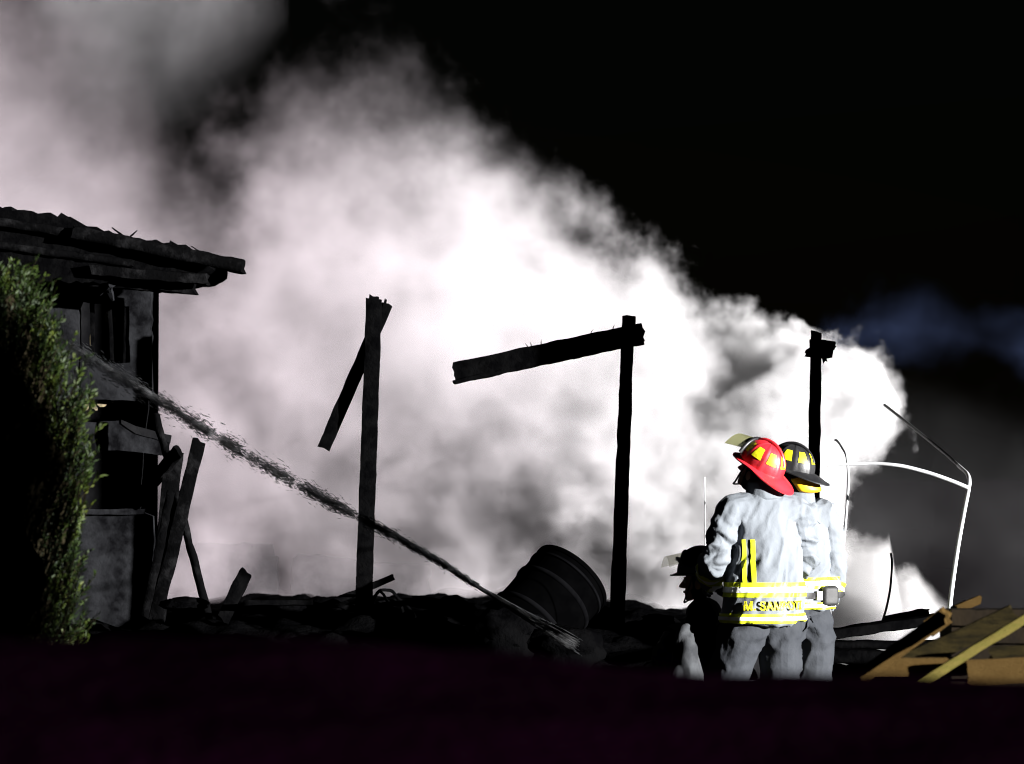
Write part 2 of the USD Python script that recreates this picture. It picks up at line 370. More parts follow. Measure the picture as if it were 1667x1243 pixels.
# ---------------------------------------------------------------- smoke
def smoke(name, label, Yc, a, prof, noise_scale, amp, off, zmin, color, rough=.55, detail=5.0, zref=12.0, h=.3, ymin=None, squash=(1, 1, 1), thin_top=None, color2=None, wobble=0.0, curl=None, calm=1.0, dmax=4.0, fine=0.0):
    """A ridge of smoke along x. prof rows: (pixel column, top row, bottom row, density per metre, softness in metres); a: how fast it thins with depth about Yc."""
    P = np.array(prof, float)
    xs = np.array([at(p, 0, Yc)[0] for p in P[:, 0]])
    zt = np.array([at(0, p, Yc)[2] for p in P[:, 1]])
    zb = np.array([at(0, p, Yc)[2] for p in P[:, 2]])
    x0, x1 = xs[0], xs[-1]
    n = lambda z: (z + 2) / zref
    r1 = [((x - x0) / (x1 - x0), (n(t), n(b), d / dmax)) for x, t, b, d in zip(xs, zt, zb, P[:, 3])]
    r2 = [((x - x0) / (x1 - x0), (w / 2,) * 3) for x, w in zip(xs, P[:, 4])]
    m = lambda kind, **k: ('math', {'math_type': kind, **k})
    N = {'geo': ('geometry', {}), 'sep': ('separate_xyz', {}), 'u': ('map_range', {'from_min': x0, 'from_max': x1, 'to_min': 0.0, 'to_max': 1.0, 'clamp': True}),
         'r1': ('rgb_ramp', {'ramp': r1}), 'c1': ('separate_color', {}), 'r2': ('rgb_ramp', {'ramp': r2}), 'c2': ('separate_color', {}),
         'H': m('multiply_add', value2=zref, value3=-2.0), 'B': m('multiply_add', value2=zref, value3=-2.0), 'top': m('subtract'), 'bot': m('subtract'), 'mn': m('minimum'),
         'dy': m('subtract', value2=Yc), 'dy2': m('multiply'), 'f0': m('multiply_add', value2=-a),
         'mp': ('mapping', {'location': (off, 0, 0), 'scale': squash}), 'n': ('noise_texture', {'scale': noise_scale, 'detail': detail, 'roughness': rough}),
         'nc': m('subtract', value2=.5), 'az': ('map_range', {'from_min': .4, 'from_max': 2.1, 'to_min': amp * calm, 'to_max': amp, 'clamp': True}), 'na': m('multiply'), 'f1': m('add'), 'wa': m('multiply', value2=2.0),
         'mr': ('map_range', {'range_type': 'smoothstep', 'from_min': 0.0, 'to_min': 0.0, 'clamp': True}), 'd4': m('multiply', value2=dmax),
         'v': ('principled_volume', {'color': color})}
    N['wx'] = m('multiply_add', value2=wobble, value3=-wobble / 2)
    N['xw'] = m('add')
    if curl:   # finer wisps inside: (scale, least, most)
        N['n2'] = ('noise_texture', {'scale': curl[0], 'detail': 4.0, 'roughness': .66})
        N['cr'] = ('map_range', {'from_min': .36, 'from_max': .66, 'to_min': curl[1], 'to_max': curl[2], 'clamp': True})
        N['cm'] = m('multiply')
        N['e2'], N['f2'] = m('multiply_add', value2=fine, value3=-fine / 2), m('add')
    zt0, zt1, low = thin_top or (0, 1, 1)
    N['zf'], N['dz'] = ('map_range', {'range_type': 'smoothstep', 'from_min': zt0, 'from_max': zt1, 'to_min': 1.0, 'to_max': low, 'clamp': True}), m('multiply')
    L = [('geo.position', 'sep.vector'), ('n.fac', 'wx.value1'), ('wx.value', 'xw.value1'), ('sep.x', 'xw.value2'), ('xw.value', 'u.value'), ('u.result', 'r1.fac'), ('u.result', 'r2.fac'), ('r1.color', 'c1.color'), ('r2.color', 'c2.color'),
         ('c1.r', 'H.value1'), ('c1.g', 'B.value1'), ('H.value', 'top.value1'), ('sep.z', 'top.value2'), ('sep.z', 'bot.value1'), ('B.value', 'bot.value2'),
         ('top.value', 'mn.value1'), ('bot.value', 'mn.value2'), ('sep.y', 'dy.value1'), ('dy.value', 'dy2.value1'), ('dy.value', 'dy2.value2'),
         ('dy2.value', 'f0.value1'), ('mn.value', 'f0.value3'), ('geo.position', 'mp.vector'), ('mp.vector', 'n.vector'), ('n.fac', 'nc.value1'), ('sep.z', 'az.value'), ('nc.value', 'na.value1'), ('az.result', 'na.value2'), ('na.value', 'f1.value1'), ('f0.value', 'f1.value2'),
         ('c2.r', 'wa.value1'), ('wa.value', 'mr.from_max'), ('f1.value', 'f2.value1' if curl else 'mr.value'), ('c1.b', 'd4.value1'), ('d4.value', 'mr.to_max'), ('mr.result', 'dz.value1'), ('sep.z', 'zf.value'), ('zf.result', 'dz.value2'), ] + ([('geo.position', 'n2.vector'), ('n2.fac', 'e2.value1'), ('e2.value', 'f2.value2'), ('f2.value', 'mr.value'), ('n2.fac', 'cr.value'), ('dz.value', 'cm.value1'), ('cr.result', 'cm.value2'), ('cm.value', 'v.density')] if curl else [('dz.value', 'v.density')])
    N['rc'] = ('rgb_ramp', {'ramp': [(0, color), (.35, color), (.8, color2 or color), (1, color2 or color)]})
    L += [('u.result', 'rc.fac'), ('rc.color', 'v.color')]
    vol = usdkit.material(stage, '/World/Looks/' + name + '_volume', N, L, volume='v.volume')
    k = amp * .27 + fine * .25
    D = math.sqrt((max(zt.max(), 1) + 2 + k) / a) + 2 * h
    gx, gy, gz = np.arange(x0 - 2 * h, x1 + 2 * h, h), np.arange(Yc - D, Yc + D, h), np.arange(zmin - 3 * h, zt.max() + k + 3 * h, h)
    X, Yv, Zv = np.meshgrid(gx, gy, gz, indexing='ij')
    wb = wobble * .24
    f = np.minimum(np.max([np.interp(X + q, xs, zt) for q in (-wb, 0, wb)], 0) - Zv, Zv - np.min([np.interp(X + q, xs, zb) for q in (-wb, 0, wb)], 0)) - a * (Yv - Yc) ** 2 + k
    f = np.minimum(f, np.minimum(Zv - zmin, np.minimum(X - x0, x1 - X)))
    if ymin is not None:
        f = np.minimum(f, Yv - ymin)
    edge = np.ones(f.shape, bool)
    edge[1:-1, 1:-1, 1:-1] = False
    f[edge] = np.minimum(f[edge], -.01)
    return obj(name, march(f, np.array([gx[0], gy[0], gz[0]]), h, 0.0), vol, kind='stuff', label=label, cat='smoke')


G = 1150
OFF = 66.1
smoke('smoke_plume', 'huge pale smoke cloud billowing behind the charred posts, bright at right, pinkish at left', 36.0, .35, [
    (-200, -700, G, 0.164, 2.4), (0, -330, G, 0.175, 2.4), (150, -130, G, 0.175, 2.4), (230, 10, G, 0.184, 2.2), (290, 200, G, 0.205, 1.8), (330, 262, G, 0.493, 1.5), (370, 280, G, 0.493, 1.5),
    (410, 190, G, 0.416, 1.5), (450, 110, G, 0.416, 1.6), (520, 70, G, 0.445, 1.7), (600, 55, G, 0.505, 1.7), (680, 80, G, 0.564, 1.7), (740, 135, G, 0.957, 1.6), (800, 185, G, 1.09, 1.5), (850, 225, G, 0.9, 1.4),
    (900, 285, G, 1.12, 1.2), (950, 330, G, 1.35, 1.0), (1040, 370, G, 2.3, .8), (1100, 430, G, 2.3, .7), (1130, 490, G, 2.3, .6), (1180, 525, G, 2.3, .5), (1260, 510, G, 2.3, .4),
    (1300, 530, G, 2.3, .4), (1345, 537, 880, 1.2, .3), (1385, 550, 745, 1.2, .3), (1440, 595, 700, 1.2, .3), (1475, 650, 690, 1.2, .3), (1500, 800, 600, 1.2, .3)],
    .9, 3.0, OFF, .0, (.955, .835, .912), rough=.58, wobble=1.8, curl=(1.9, .35, 1.85), fine=1.9, calm=.35, thin_top=(2.4, 5.0, .30), color2=(.96, .945, .965))
smoke('smoke_billow', 'brightest white smoke billow with crisp rounded edges behind the right hand post', 35.6, 1.0, [
    (1195, 660, 760, .0, .4), (1230, 560, 800, 1.5, .3), (1265, 528, 820, 4.0, .2),
    (1310, 534, 860, 6.0, .12), (1350, 545, 840, 6.0, .12), (1395, 557, 735, 6.0, .12), (1435, 590, 695, 6.0, .12), (1462, 640, 690, 6.0, .12), (1475, 800, 600, 6.0, .12)],
    1.9, 1.35, 12.4, .0, (.96, .945, .965), rough=.62, h=.15, wobble=.5, dmax=8.0)
smoke('low_smoke', 'low white smoke puff rolling over the burnt planks beside the firefighters', 29.3, 2.2, [
    (1300, 840, G, 3.6, .25), (1360, 860, G, 3.6, .2), (1410, 862, G, 3.9, .2), (1445, 860, G, 3.9, .15), (1460, 940, G, 3.9, .15), (1490, 915, G, 3.9, .15), (1525, 965, G, 3.6, .15), (1560, 1010, G, 3.4, .15), (1580, 1100, G, 2, .15)],
    2.4, 1.0, 7.0, .1, (.97, .95, .96), h=.12, detail=4.0, wobble=.3)
smoke('thin_smoke', 'thin dark grey smoke drifting behind the pipe frame on the right', 46.0, .12, [
    (1150, 560, G, .0, 1.5), (1300, 570, G, .004, 1.5), (1400, 590, G, .005, 1.2), (1500, 600, G, .0035, 1.2), (1600, 640, G, .0045, 1.2), (1800, 600, G, .007, 1.5), (2000, 600, G, .007, 1.5)],
    .7, 2.6, 3.0, .0, (.9, .9, .93), h=.5, detail=3.0, wobble=2.0, curl=(1.0, .2, 2.0))
smoke('blue_lit_smoke', 'dim smoke bank with blue light put into its colour, hanging in the dark sky above the pipe frame', 58.0, .5, [
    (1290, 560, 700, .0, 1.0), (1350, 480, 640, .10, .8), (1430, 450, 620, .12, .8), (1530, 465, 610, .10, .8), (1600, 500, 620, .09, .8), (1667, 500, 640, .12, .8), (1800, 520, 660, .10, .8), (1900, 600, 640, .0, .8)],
    .9, 2.2, 5.0, .0, (.06, .085, .185), h=.5, detail=4.0, wobble=2.0, curl=(1.3, .1, 2.2))  # blue light on the smoke is put into this scatter colour
smoke('grey_smoke', 'dim grey smoke column rising in the gap above the dark roof', 46.0, .3, [
    (60, -300, 300, .0, 2.0), (170, -300, 300, .04, 2.0), (290, -300, 250, .075, 2.0), (370, -250, 190, .07, 2.0), (430, -150, 120, .05, 1.5), (470, 60, 70, .0, 1.5)],
    .7, 2.6, 9.0, .0, (.9, .87, .92), h=.5, detail=4.0, wobble=2.6, curl=(1.2, .2, 2.0))

# ---------------------------------------------------------------- burnt house on the left
HY = 30.0
base = np.array([at(120, 0, HY)[0], HY, 0.0])
house = thing('burnt_house', 'ruined corner of a house, soot and shade in its wall colour, with a charred sagging roof edge, left of the posts', 'house', base)
rng = np.random.default_rng(4)


def px_poly(pts, Y, ragged=0.0, step=9, seed=0):
    """Corner pixels to (x, z) at depth Y, with the outline chewed by ragged pixels."""
    out = []
    r = np.random.default_rng(seed)
    for (a, b), (c, d) in zip(pts, pts[1:] + pts[:1]):
        n = max(1, int(math.hypot(c - a, d - b) / step)) if ragged else 1
        for i in range(n):
            t = i / n
            q = r.normal(0, ragged, 2) if i and ragged else (0, 0)
            p = at(a + (c - a) * t + q[0], b + (d - b) * t + q[1], Y)
            out.append((p[0], p[2]))
    return out


def hpart(name, pts, y0, y1, m, ragged=0.0, step=9, seed=0, parent=None, rough=0.0):
    me = extrude(px_poly(pts, HY if parent is None else HY, ragged, step, seed), y0, y1)
    return obj(name, shift(me, base), m, parent or house)


hpart('upper_wall', [(-420, 430), (247, 430), (245, 560), (247, 652), (132, 650), (132, 596), (212, 590), (210, 498), (132, 490), (128, 500), (128, 652), (-420, 652)], HY, HY + .16, M['soot_shade_wall'], .8, 12, 1)
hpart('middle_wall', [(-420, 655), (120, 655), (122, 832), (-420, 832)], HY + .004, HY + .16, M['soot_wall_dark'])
hpart('corner_stud', [(222, 652), (240, 652), (231, 745), (226, 832), (214, 832)], HY + .02, HY + .14, M['soot_wall_dark'], .8, 14, 3)
hpart('lower_wall', [(-420, 832), (232, 834), (248, 840), (250, 880), (243, 1060), (232, 1140), (-420, 1140)], HY - .02, HY + .16, M['soot_shade_wall'], .7, 14, 5)
hpart('sill', [(118, 828), (238, 828), (236, 836), (118, 838)], HY - .07, HY - .023, M['soot_shade_wall'], .5, 14, 6)
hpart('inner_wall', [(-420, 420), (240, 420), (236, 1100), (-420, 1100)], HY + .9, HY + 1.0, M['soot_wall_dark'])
sheet = hpart('sagging_sheet', [(110, 690), (205, 685), (228, 697), (284, 712), (281, 743), (240, 737), (200, 733), (110, 737)], HY - .35, HY - .30, M['soot_shade_wall'], .8, 12, 7)
hpart('sheet_edge', [(205, 684), (228, 694), (286, 709), (284, 721), (228, 706), (205, 690)], HY - .36, HY - .351, M['soot_wall_dark'], .5, 12, 8)
for k, (x0, y0, x1, y1, w) in enumerate([(150, 480, 151, 592, 7), (178, 480, 183, 590, 6), (205, 500, 203, 592, 5), (121, 470, 124, 600, 10)]):
    me = beam(at(x0, y0, HY + .05), at(x1, y1, HY + .05), w / 247, .07, up=(0, 1, 0), rough=.004, seed=20 + k)
    obj('window_stud', shift(me, base), M['char'], house, smooth=35)
# shreds of scorched lining that still hang in the openings
for k, (x, y, w, h_) in enumerate([(171, 517, 8, 13), (184, 520, 7, 8), (146, 555, 7, 26), (165, 655, 16, 13), (152, 663, 12, 10), (138, 662, 10, 9), (181, 652, 6, 5), (233, 588, 4, 4), (172, 560, 9, 14), (197, 545, 8, 16)]):
    pts = [(x + math.cos(t) * w / 2 * (1 + rng.normal(0, .3)), y + math.sin(t) * h_ / 2 * (1 + rng.normal(0, .3))) for t in np.linspace(0, 6.28, 10)[:-1]]
    hpart('lining_shred', pts, HY + .10 + .003 * k, HY + .115 + .003 * k, M['insulation'] if k < 7 else M['soot_shade_wall'])
# roof: a deck of burnt boards and three bared timbers
roof = hpart('roof', [(-420, 272), (-200, 308), (0, 345), (60, 350), (128, 360), (140, 372), (170, 376), (196, 386), (215, 392), (300, 405), (345, 417), (345, 437), (330, 446), (300, 452), (180, 466), (60, 462), (-420, 470)],
             HY - .55, HY + 1.6, M['char'], 2.2, 7, 9)
for (a, b, w, h_, y, sd) in [((120, 378), (396, 434), .12, .085, HY - .62, 31), ((150, 440), (338, 455), .12, .07, HY - .58, 32), ((140, 458), (318, 470), .14, .075, HY - .40, 33), ((-300, 318), (205, 392), .05, .06, HY - .60, 34), ((-300, 360), (215, 428), .05, .05, HY - .57, 35)]:
    me = beam(at(*a, y), at(*b, y), w, h_, rough=.012, seed=sd, splinter=.05)
    obj('rafter', shift(me, base), M['char_ash'], house, smooth=35)
for k, (x, y, dx, dy, w) in enumerate([(75, 352, 14, 2, 5), (130, 364, -12, -6, 5), (205, 386, -14, -10, 4), (209, 387, 8, -7, 4), (330, 412, -10, -6, 4), (90, 356, 22, 4, 4), (182, 463, -12, 10, 11), (178, 470, 4, 12, 9)]):
    p, q = at(x, y, HY - .5), at(x + dx * 1.6, y + dy * 1.6, HY - .45)
    obj('roof_splinter', shift(beam(p, q, w / 247, w / 300, rough=.006, step=.015, seed=50 + k, splinter=.03, taper=.4), base), M['char'] if k < 6 else M['soot_shade_wall'], house)


# ---------------------------------------------------------------- fallen timbers, posts, debris
def timber(name, label, cat, p0, p1, w, d, m='char', seed=0, group=None, parts=None, **k):
    p0, p1 = np.asarray(p0), np.asarray(p1)
    b = np.array([p1[0], p1[1], min(p0[2], p1[2])])
    me = beam(p0, p1, w, d, seed=seed, **k)
    return obj(name, me, M[m], None, smooth=40, label=label, cat=cat, group=group)


S = 1 / 250.0
timber('fallen_plank', 'thin dark plank leaning right, its pointed top just above the sagging grey sheet', 'plank', at(253, 672, 29.4), at(341, 1010, 29.2), .045, .045, 'char_ash', 1)
timber('fallen_plank', 'charred plank leaning left with its square top standing free against the smoke beside the house', 'plank', at(324, 718, 29.0), at(252, 1010, 29.1), 22 * S, .04, 'char_ash', 2, up=(0, 1, 0), sag=-.03)
timber('fallen_plank', 'thick burnt timber standing almost upright below the end of the sagging sheet', 'plank', at(284, 738, 29.3), at(254, 1015, 29.5), 29 * S, .09, 'char_ash', 3, up=(0, 1, 0))
timber('fallen_plank', 'burnt board with ash-white upper edge slanting down left from the sheet to the wall', 'plank', at(290, 735, 29.15), at(219, 820, 29.6), .05, 24 * S, 'char_ash', 4, rough=.010)
timber('fallen_plank', 'narrow charred lath leaning beside the pale lower wall', 'plank', at(278, 800, 29.2), at(236, 1005, 29.3), 14 * S, .03, 'char_ash', 5, up=(0, 1, 0))
timber('fallen_plank', 'short burnt stub sticking up right from the rubble near the house', 'plank', at(401, 931, 28.6), at(362, 1010, 28.5), 22 * S, .07, 'char', 6, up=(0, 1, 0))
timber('fallen_plank', 'flat charred board lying along the rubble between the house and the first post', 'plank', at(396, 981, 28.3), at(508, 980, 28.4), .1, 9 * S, 'char', 7, rough=.006)
timber('fallen_plank', 'thin burnt stick slanting up right behind the foot of the first post', 'plank', at(512, 992, 29.5), at(641, 939, 29.6), .05, 11 * S, 'char', 8, rough=.006)
timber('fallen_plank', 'flat burnt board lying on the rubble right of the bent hoops', 'plank', at(600, 987, 29.2), at(705, 976, 29.3), .1, 8 * S, 'char', 9, rough=.006)
timber('fallen_plank', 'black jagged slab on the rubble halfway between first post and drum', 'plank', at(678, 979, 29.1), at(762, 990, 29.0), .2, 16 * S, 'char', 10, rough=.02, splinter=.08)

PY = 29.0
b = at(588, 1180, PY); b[2] = 0
post = thing('charred_post', 'leaning charred post with a diagonal brace nailed across it, left of the three', 'post', b)
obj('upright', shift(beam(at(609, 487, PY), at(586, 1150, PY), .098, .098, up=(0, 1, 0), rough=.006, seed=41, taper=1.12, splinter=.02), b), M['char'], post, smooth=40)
obj('post_cap', shift(beam(at(608.5, 483, PY), at(607, 500, PY), .066, .07, up=(0, 1, 0), rough=.006, seed=42), b), M['char'], post, smooth=40)
obj('brace', shift(beam(at(629, 494, PY + .075), at(527, 729, PY + .075), .085, .036, up=(0, 1, 0), rough=.005, seed=43, splinter=.02), b), M['char'], post, smooth=40)
obj('splinter', shift(beam(at(621, 520, PY + .03), at(628, 487, PY + .05), .03, .03, up=(0, 1, 0), rough=.005, seed=44, taper=.5, step=.015), b), M['char'], post, smooth=40)
b = at(1002, 1180, PY); b[2] = 0
post = thing('charred_post', 'charred post carrying a burnt-off horizontal beam, middle of the three', 'post', b)
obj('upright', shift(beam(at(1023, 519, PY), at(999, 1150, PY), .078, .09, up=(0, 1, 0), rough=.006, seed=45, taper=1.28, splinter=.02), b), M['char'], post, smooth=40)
obj('post_cap', shift(beam(at(1024, 514, PY), at(1023.5, 560, PY), .088, .07, up=(0, 1, 0), rough=.004, seed=46), b), M['char'], post, smooth=40)
obj('beam', shift(beam(at(1046, 543, PY - .08), at(740, 607, PY - .08), .07, .137, rough=.008, seed=47, splinter=.035), b), M['char'], post, smooth=40)
obj('splinter', shift(beam(at(1045, 552, PY - .08), at(737, 622, PY - .12), .02, .03, rough=.006, seed=48, splinter=.03), b), M['char'], post, smooth=40)
for k, (x, y) in enumerate([(861, 566), (866, 564), (881, 560), (997, 536), (960, 543)]):
    p = at(x, y, PY - .08)
    obj('wood_sliver', shift(tube(np.array([p - (0, 0, .04), p + (.005 * (k - 2), 0, .012), p + (.012 * (k - 2), 0, .03)]), np.array([.004, .003, .001]), 4), b), M['char'], post)
b = at(1320, 1150, PY); b[2] = 0
post = thing('charred_post', 'charred post with a broken beam stub at its top, behind the firefighters', 'post', b)
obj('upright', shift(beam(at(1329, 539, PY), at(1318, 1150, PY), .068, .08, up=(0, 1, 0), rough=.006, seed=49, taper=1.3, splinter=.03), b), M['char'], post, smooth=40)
obj('beam_stub', shift(beam(at(1318, 567, PY - .07), at(1357, 569, PY - .07), .07, .11, rough=.014, seed=50, splinter=.05, step=.015), b), M['char'], post, smooth=40)
obj('splinter', shift(beam(at(1338, 560, PY - .07), at(1343, 587, PY - .07), .05, .03, up=(0, 1, 0), rough=.01, seed=51, splinter=.03, taper=.5, step=.015), b), M['char'], post, smooth=40)

# oil drum lying tilted in the rubble
DY = 28.4
ax = np.array([.60, .46, .655]); ax /= np.linalg.norm(ax)
top_c = at(930, 940, DY)
R0, L0 = .266, .66
prof = [(0.0, 0), (R0 * .93, 0), (R0 * .955, -.012), (R0 * .985, -.012), (R0, .0), (R0 * 1.012, .012), (R0, .026), (R0 * .992, .05)]
body = [(R0 * .99, t) for t in np.linspace(.06, L0 - .05, 14)]


def lathe(pr, n=72):
    m = trimesh.creation.revolve(np.array(pr, float), sections=n)
    return outward(m)


Rm = np.eye(4)
u = np.cross([0, 0, 1.0], ax); u /= np.linalg.norm(u)
Rm[:3, :3] = np.stack([u, np.cross(ax, u), ax], 1)
b = top_c - ax * L0
drum = thing('oil_drum', 'big black metal drum lying tilted in the rubble, its ribbed side towards the viewer', 'drum', b)


def put(m):
    m = m.copy()
    m.apply_transform(Rm)
    return m


def band(z, dz, r):
    return lathe([(R0 * .97, z - dz), (R0 * .992, z - dz), (R0 * .992 + r, z - dz * .5), (R0 * .992 + r, z + dz * .5), (R0 * .992, z + dz), (R0 * .97, z + dz), (R0 * .97, z - dz)])


shell = lathe([(0, .0), (R0 * .97, 0), (R0 * .99, .02), (R0 * .99, L0 * .34), (R0 * .98, L0 * .5), (R0 * .99, L0 * .7), (R0 * .99, L0 - .03), (R0 * .97, L0 - .015), (R0 * .9, L0 - .02), (0, L0 - .022)])
dv = shell.vertices.copy()
shell = shell.subdivide().subdivide()
shell.vertices += shell.vertices * (1, 1, 0) * (.025 * fbm(shell.vertices, 6.0, 3, 8))[:, None] * (np.linalg.norm(shell.vertices[:, :2], axis=1) > .2)[:, None]
obj('drum_body', put(shell), M['drum'], drum, smooth=50)
obj('rim', put(lathe([(R0 * .96, L0 - .02), (R0 * 1.0, L0 - .02), (R0 * 1.015, L0 - .008), (R0 * 1.01, L0 + .006), (R0 * .97, L0 + .008), (R0 * .96, L0 - .004), (R0 * .96, L0 - .02)])), M['drum'], drum, smooth=50)
for z in (.34, .70):
    obj('rib', put(band(L0 * z, .017, .010)), M['drum_band'], drum, smooth=50)
obj('rib', put(band(L0 * .90, .012, .008)), M['drum_band'], drum, smooth=50)

# burnt metal chair frame: bent hoops in the rubble beside the first post
b = at(640, 1000, 29.3)
hoops = thing('chair_frame', 'tangle of bent metal hoops from a burnt chair, right of the first post', 'chair frame', b)
for pts, Y, r in [([(606, 985), (612, 968), (622, 960), (636, 961), (646, 972), (656, 996)], 29.2, .011), ([(618, 962), (626, 970), (634, 992)], 29.25, .009), ([(600, 984), (640, 977), (672, 975), (690, 980), (668, 985), (640, 984)], 29.4, .010), ([(560, 990), (575, 981), (600, 984), (618, 1000)], 29.1, .009), ([(646, 972), (668, 992), (676, 1004)], 29.3, .009)]:
    p = spline([at(x, y, Y + .05 * k) for k, (x, y) in enumerate(pts)], 24)
    obj('hoop', shift(tube(p, r, 8), b), M['char'], hoops, smooth=60)
# lumps on the skyline of the rubble
lumps = [(820, 1040, 62, 44, 'large black heap of rubble burying the foot of the drum'), (915, 1056, 62, 42, 'wide black heap of rubble in front of the drum'), (823, 984, 20, 12, 'round burnt lump on the rubble ridge left of the drum'), (855, 992, 22, 9, 'flat burnt lump beside the lower end of the drum'), (735, 985, 26, 14, 'largest burnt lump on the rubble left of the drum'), (972, 1000, 34, 16, 'black burnt lump wedged between drum and middle post'), (300, 985, 36, 12, 'low burnt lump at the foot of the leaning planks'), (470, 988, 26, 8, 'small burnt lump right of the flat board'), (560, 990, 22, 8, 'burnt lump at the left of the first post foot'), (1070, 1010, 30, 10, 'burnt lump between middle post and crouching firefighter')]
for k, (x, y, w, h_, lab) in enumerate(lumps):
    m = trimesh.creation.icosphere(3)
    m.vertices *= 1 + .9 * fbm(m.vertices + 9 * k, 1.6, 4, k)[:, None]
    m.vertices *= np.array([w, w * .8, h_]) * S
    m.apply_translation(at(x, y, (28.7 + .1 * (k % 3)) if k > 1 else 27.75))
    obj('rubble_lump', m, M['rubble'], None, smooth=30, label=lab, cat='debris')

# remains of block walls dim inside the smoke
for k, (pts, lab) in enumerate([([(322, 884), (442, 886), (446, 905), (452, 907), (452, 1060), (318, 1060)], 'dim block wall remnant inside the smoke, nearer the house'), ([(476, 910), (484, 902), (560, 908), (600, 915), (700, 920), (704, 1060), (474, 1060)], 'dim block wall remnant inside the smoke behind the first post')]):
    q = px_poly(pts, 35.4, 1.6, 14, k)
    obj('wall_remnant', extrude(q, 35.4, 35.6), M['block'], None, label=lab, cat='wall')

# right: charred planks over the low smoke
timber('charred_plank', 'long black plank lying across the rubble right of the firefighters, its right end raised', 'plank', at(1300, 1040, 27.2), at(1527, 1006, 27.4), .2, 17 / 272, 'char', 61, rough=.008, splinter=.05)
timber('charred_plank', 'black plank lying below the long one with bright smoke showing through the gap', 'plank', at(1330, 1049, 26.9), at(1560, 1049, 27.0), .2, 13 / 276, 'char', 62, rough=.010, splinter=.04)
timber('charred_plank', 'lowest black plank beside the second firefighter, half buried', 'plank', at(1320, 1066, 26.8), at(1580, 1075, 26.8), .25, 22 / 276, 'char', 63, rough=.012)
timber('charred_plank', 'grey ragged board curling up behind the long black plank', 'plank', at(1445, 1008, 28.0), at(1508, 996, 28.1), .16, 10 / 265, 'char_ash', 64, rough=.012, splinter=.05)

# pipe frame
b = at(1545, 1000, 25.8); b[2] = 0
pf = thing('pipe_frame', 'bent white metal tube frame standing right of the firefighters', 'frame', b)
leg = [at(1541, 1060, 25.8), at(1546, 990, 25.8), at(1557, 905, 25.8), at(1570, 830, 25.8), at(1577, 795, 25.8), at(1578, 780, 25.85), at(1573, 769, 26.0), at(1560, 757, 27.0)]
obj('leg', shift(tube(spline(leg, 50), np.linspace(.0135, .010, 50), 12), b), M['pipe'], pf, smooth=60)
obj('rail', shift(tube(spline([at(1560, 757, 27.0), at(1530, 731, 28.0), at(1498, 705, 29.2), at(1440, 659, 31.5)], 30), .010, 10), b), M['pipe_dull'], pf, smooth=60)
obj('crossbar', shift(tube(spline([at(1576, 794, 25.8), at(1545, 781, 25.8), at(1500, 766, 25.8), at(1460, 757, 25.8), at(1420, 754, 25.82), at(1385, 755, 25.82), at(1345, 757, 25.82)], 50), np.linspace(.0125, .008, 50), 12), b), M['pipe'], pf, smooth=60)
obj('leg', shift(tube(spline([at(1368, 960, 26.2), at(1373, 890, 26.2), at(1378, 830, 26.2), at(1381, 780, 26.2), at(1379, 748, 26.2), at(1372, 730, 26.4), at(1360, 716, 26.8)], 40), .0075, 10), b), M['pipe'], pf, smooth=60, label='thinner arched rear leg')
for pts, Y, r, lab, mm in [([(1436, 1012), (1444, 985), (1450, 950), (1452, 915), (1450, 900)], 27.6, .007, 'thin dark bent rod rising from the planks into the low smoke', 'pipe_dull'), ([(1148, 1020), (1148, 900), (1147, 776)], 27.4, .004, 'thin pale upright rod faint against the smoke, above the crouching firefighter', 'pipe')]:
    obj('thin_rod', tube(spline([at(x, y, Y) for x, y in pts], 24), r, 8), M[mm], None, smooth=60, label=lab, cat='rod')

# board pile at the lower right
BY = 19.6
sb = BY / F
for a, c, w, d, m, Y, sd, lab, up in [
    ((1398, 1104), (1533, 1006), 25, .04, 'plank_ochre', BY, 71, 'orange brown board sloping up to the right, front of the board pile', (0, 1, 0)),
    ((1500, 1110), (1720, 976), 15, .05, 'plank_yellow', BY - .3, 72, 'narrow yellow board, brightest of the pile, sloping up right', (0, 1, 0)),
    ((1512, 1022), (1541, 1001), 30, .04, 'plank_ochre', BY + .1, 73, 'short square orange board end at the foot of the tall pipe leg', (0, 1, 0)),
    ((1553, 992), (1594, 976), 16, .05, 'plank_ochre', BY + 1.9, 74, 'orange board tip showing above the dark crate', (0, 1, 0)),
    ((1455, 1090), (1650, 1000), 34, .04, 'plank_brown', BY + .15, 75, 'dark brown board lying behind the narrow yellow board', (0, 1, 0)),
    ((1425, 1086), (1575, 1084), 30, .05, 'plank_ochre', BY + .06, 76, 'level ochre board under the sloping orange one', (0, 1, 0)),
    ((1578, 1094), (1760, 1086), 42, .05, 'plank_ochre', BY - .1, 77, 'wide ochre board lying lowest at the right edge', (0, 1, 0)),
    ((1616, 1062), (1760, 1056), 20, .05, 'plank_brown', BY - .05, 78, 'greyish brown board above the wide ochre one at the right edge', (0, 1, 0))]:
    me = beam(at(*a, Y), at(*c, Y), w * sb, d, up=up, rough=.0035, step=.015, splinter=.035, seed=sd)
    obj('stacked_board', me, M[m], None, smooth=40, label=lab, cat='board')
b = at(1640, 1120, BY + 1.0); b[2] = 0
crate = thing('dark_crate', 'dark brown slatted crate behind the sloping boards at the right edge', 'crate', b)
y0 = 990
for k in range(5):
    p = [(1545 + k % 2, y0 + 1), (1760, y0 + 1 + (k == 0)), (1760, y0 + 27), (1546, y0 + 26)]
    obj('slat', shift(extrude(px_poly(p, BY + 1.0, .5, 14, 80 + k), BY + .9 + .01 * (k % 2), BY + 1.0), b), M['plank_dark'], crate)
    y0 += 29
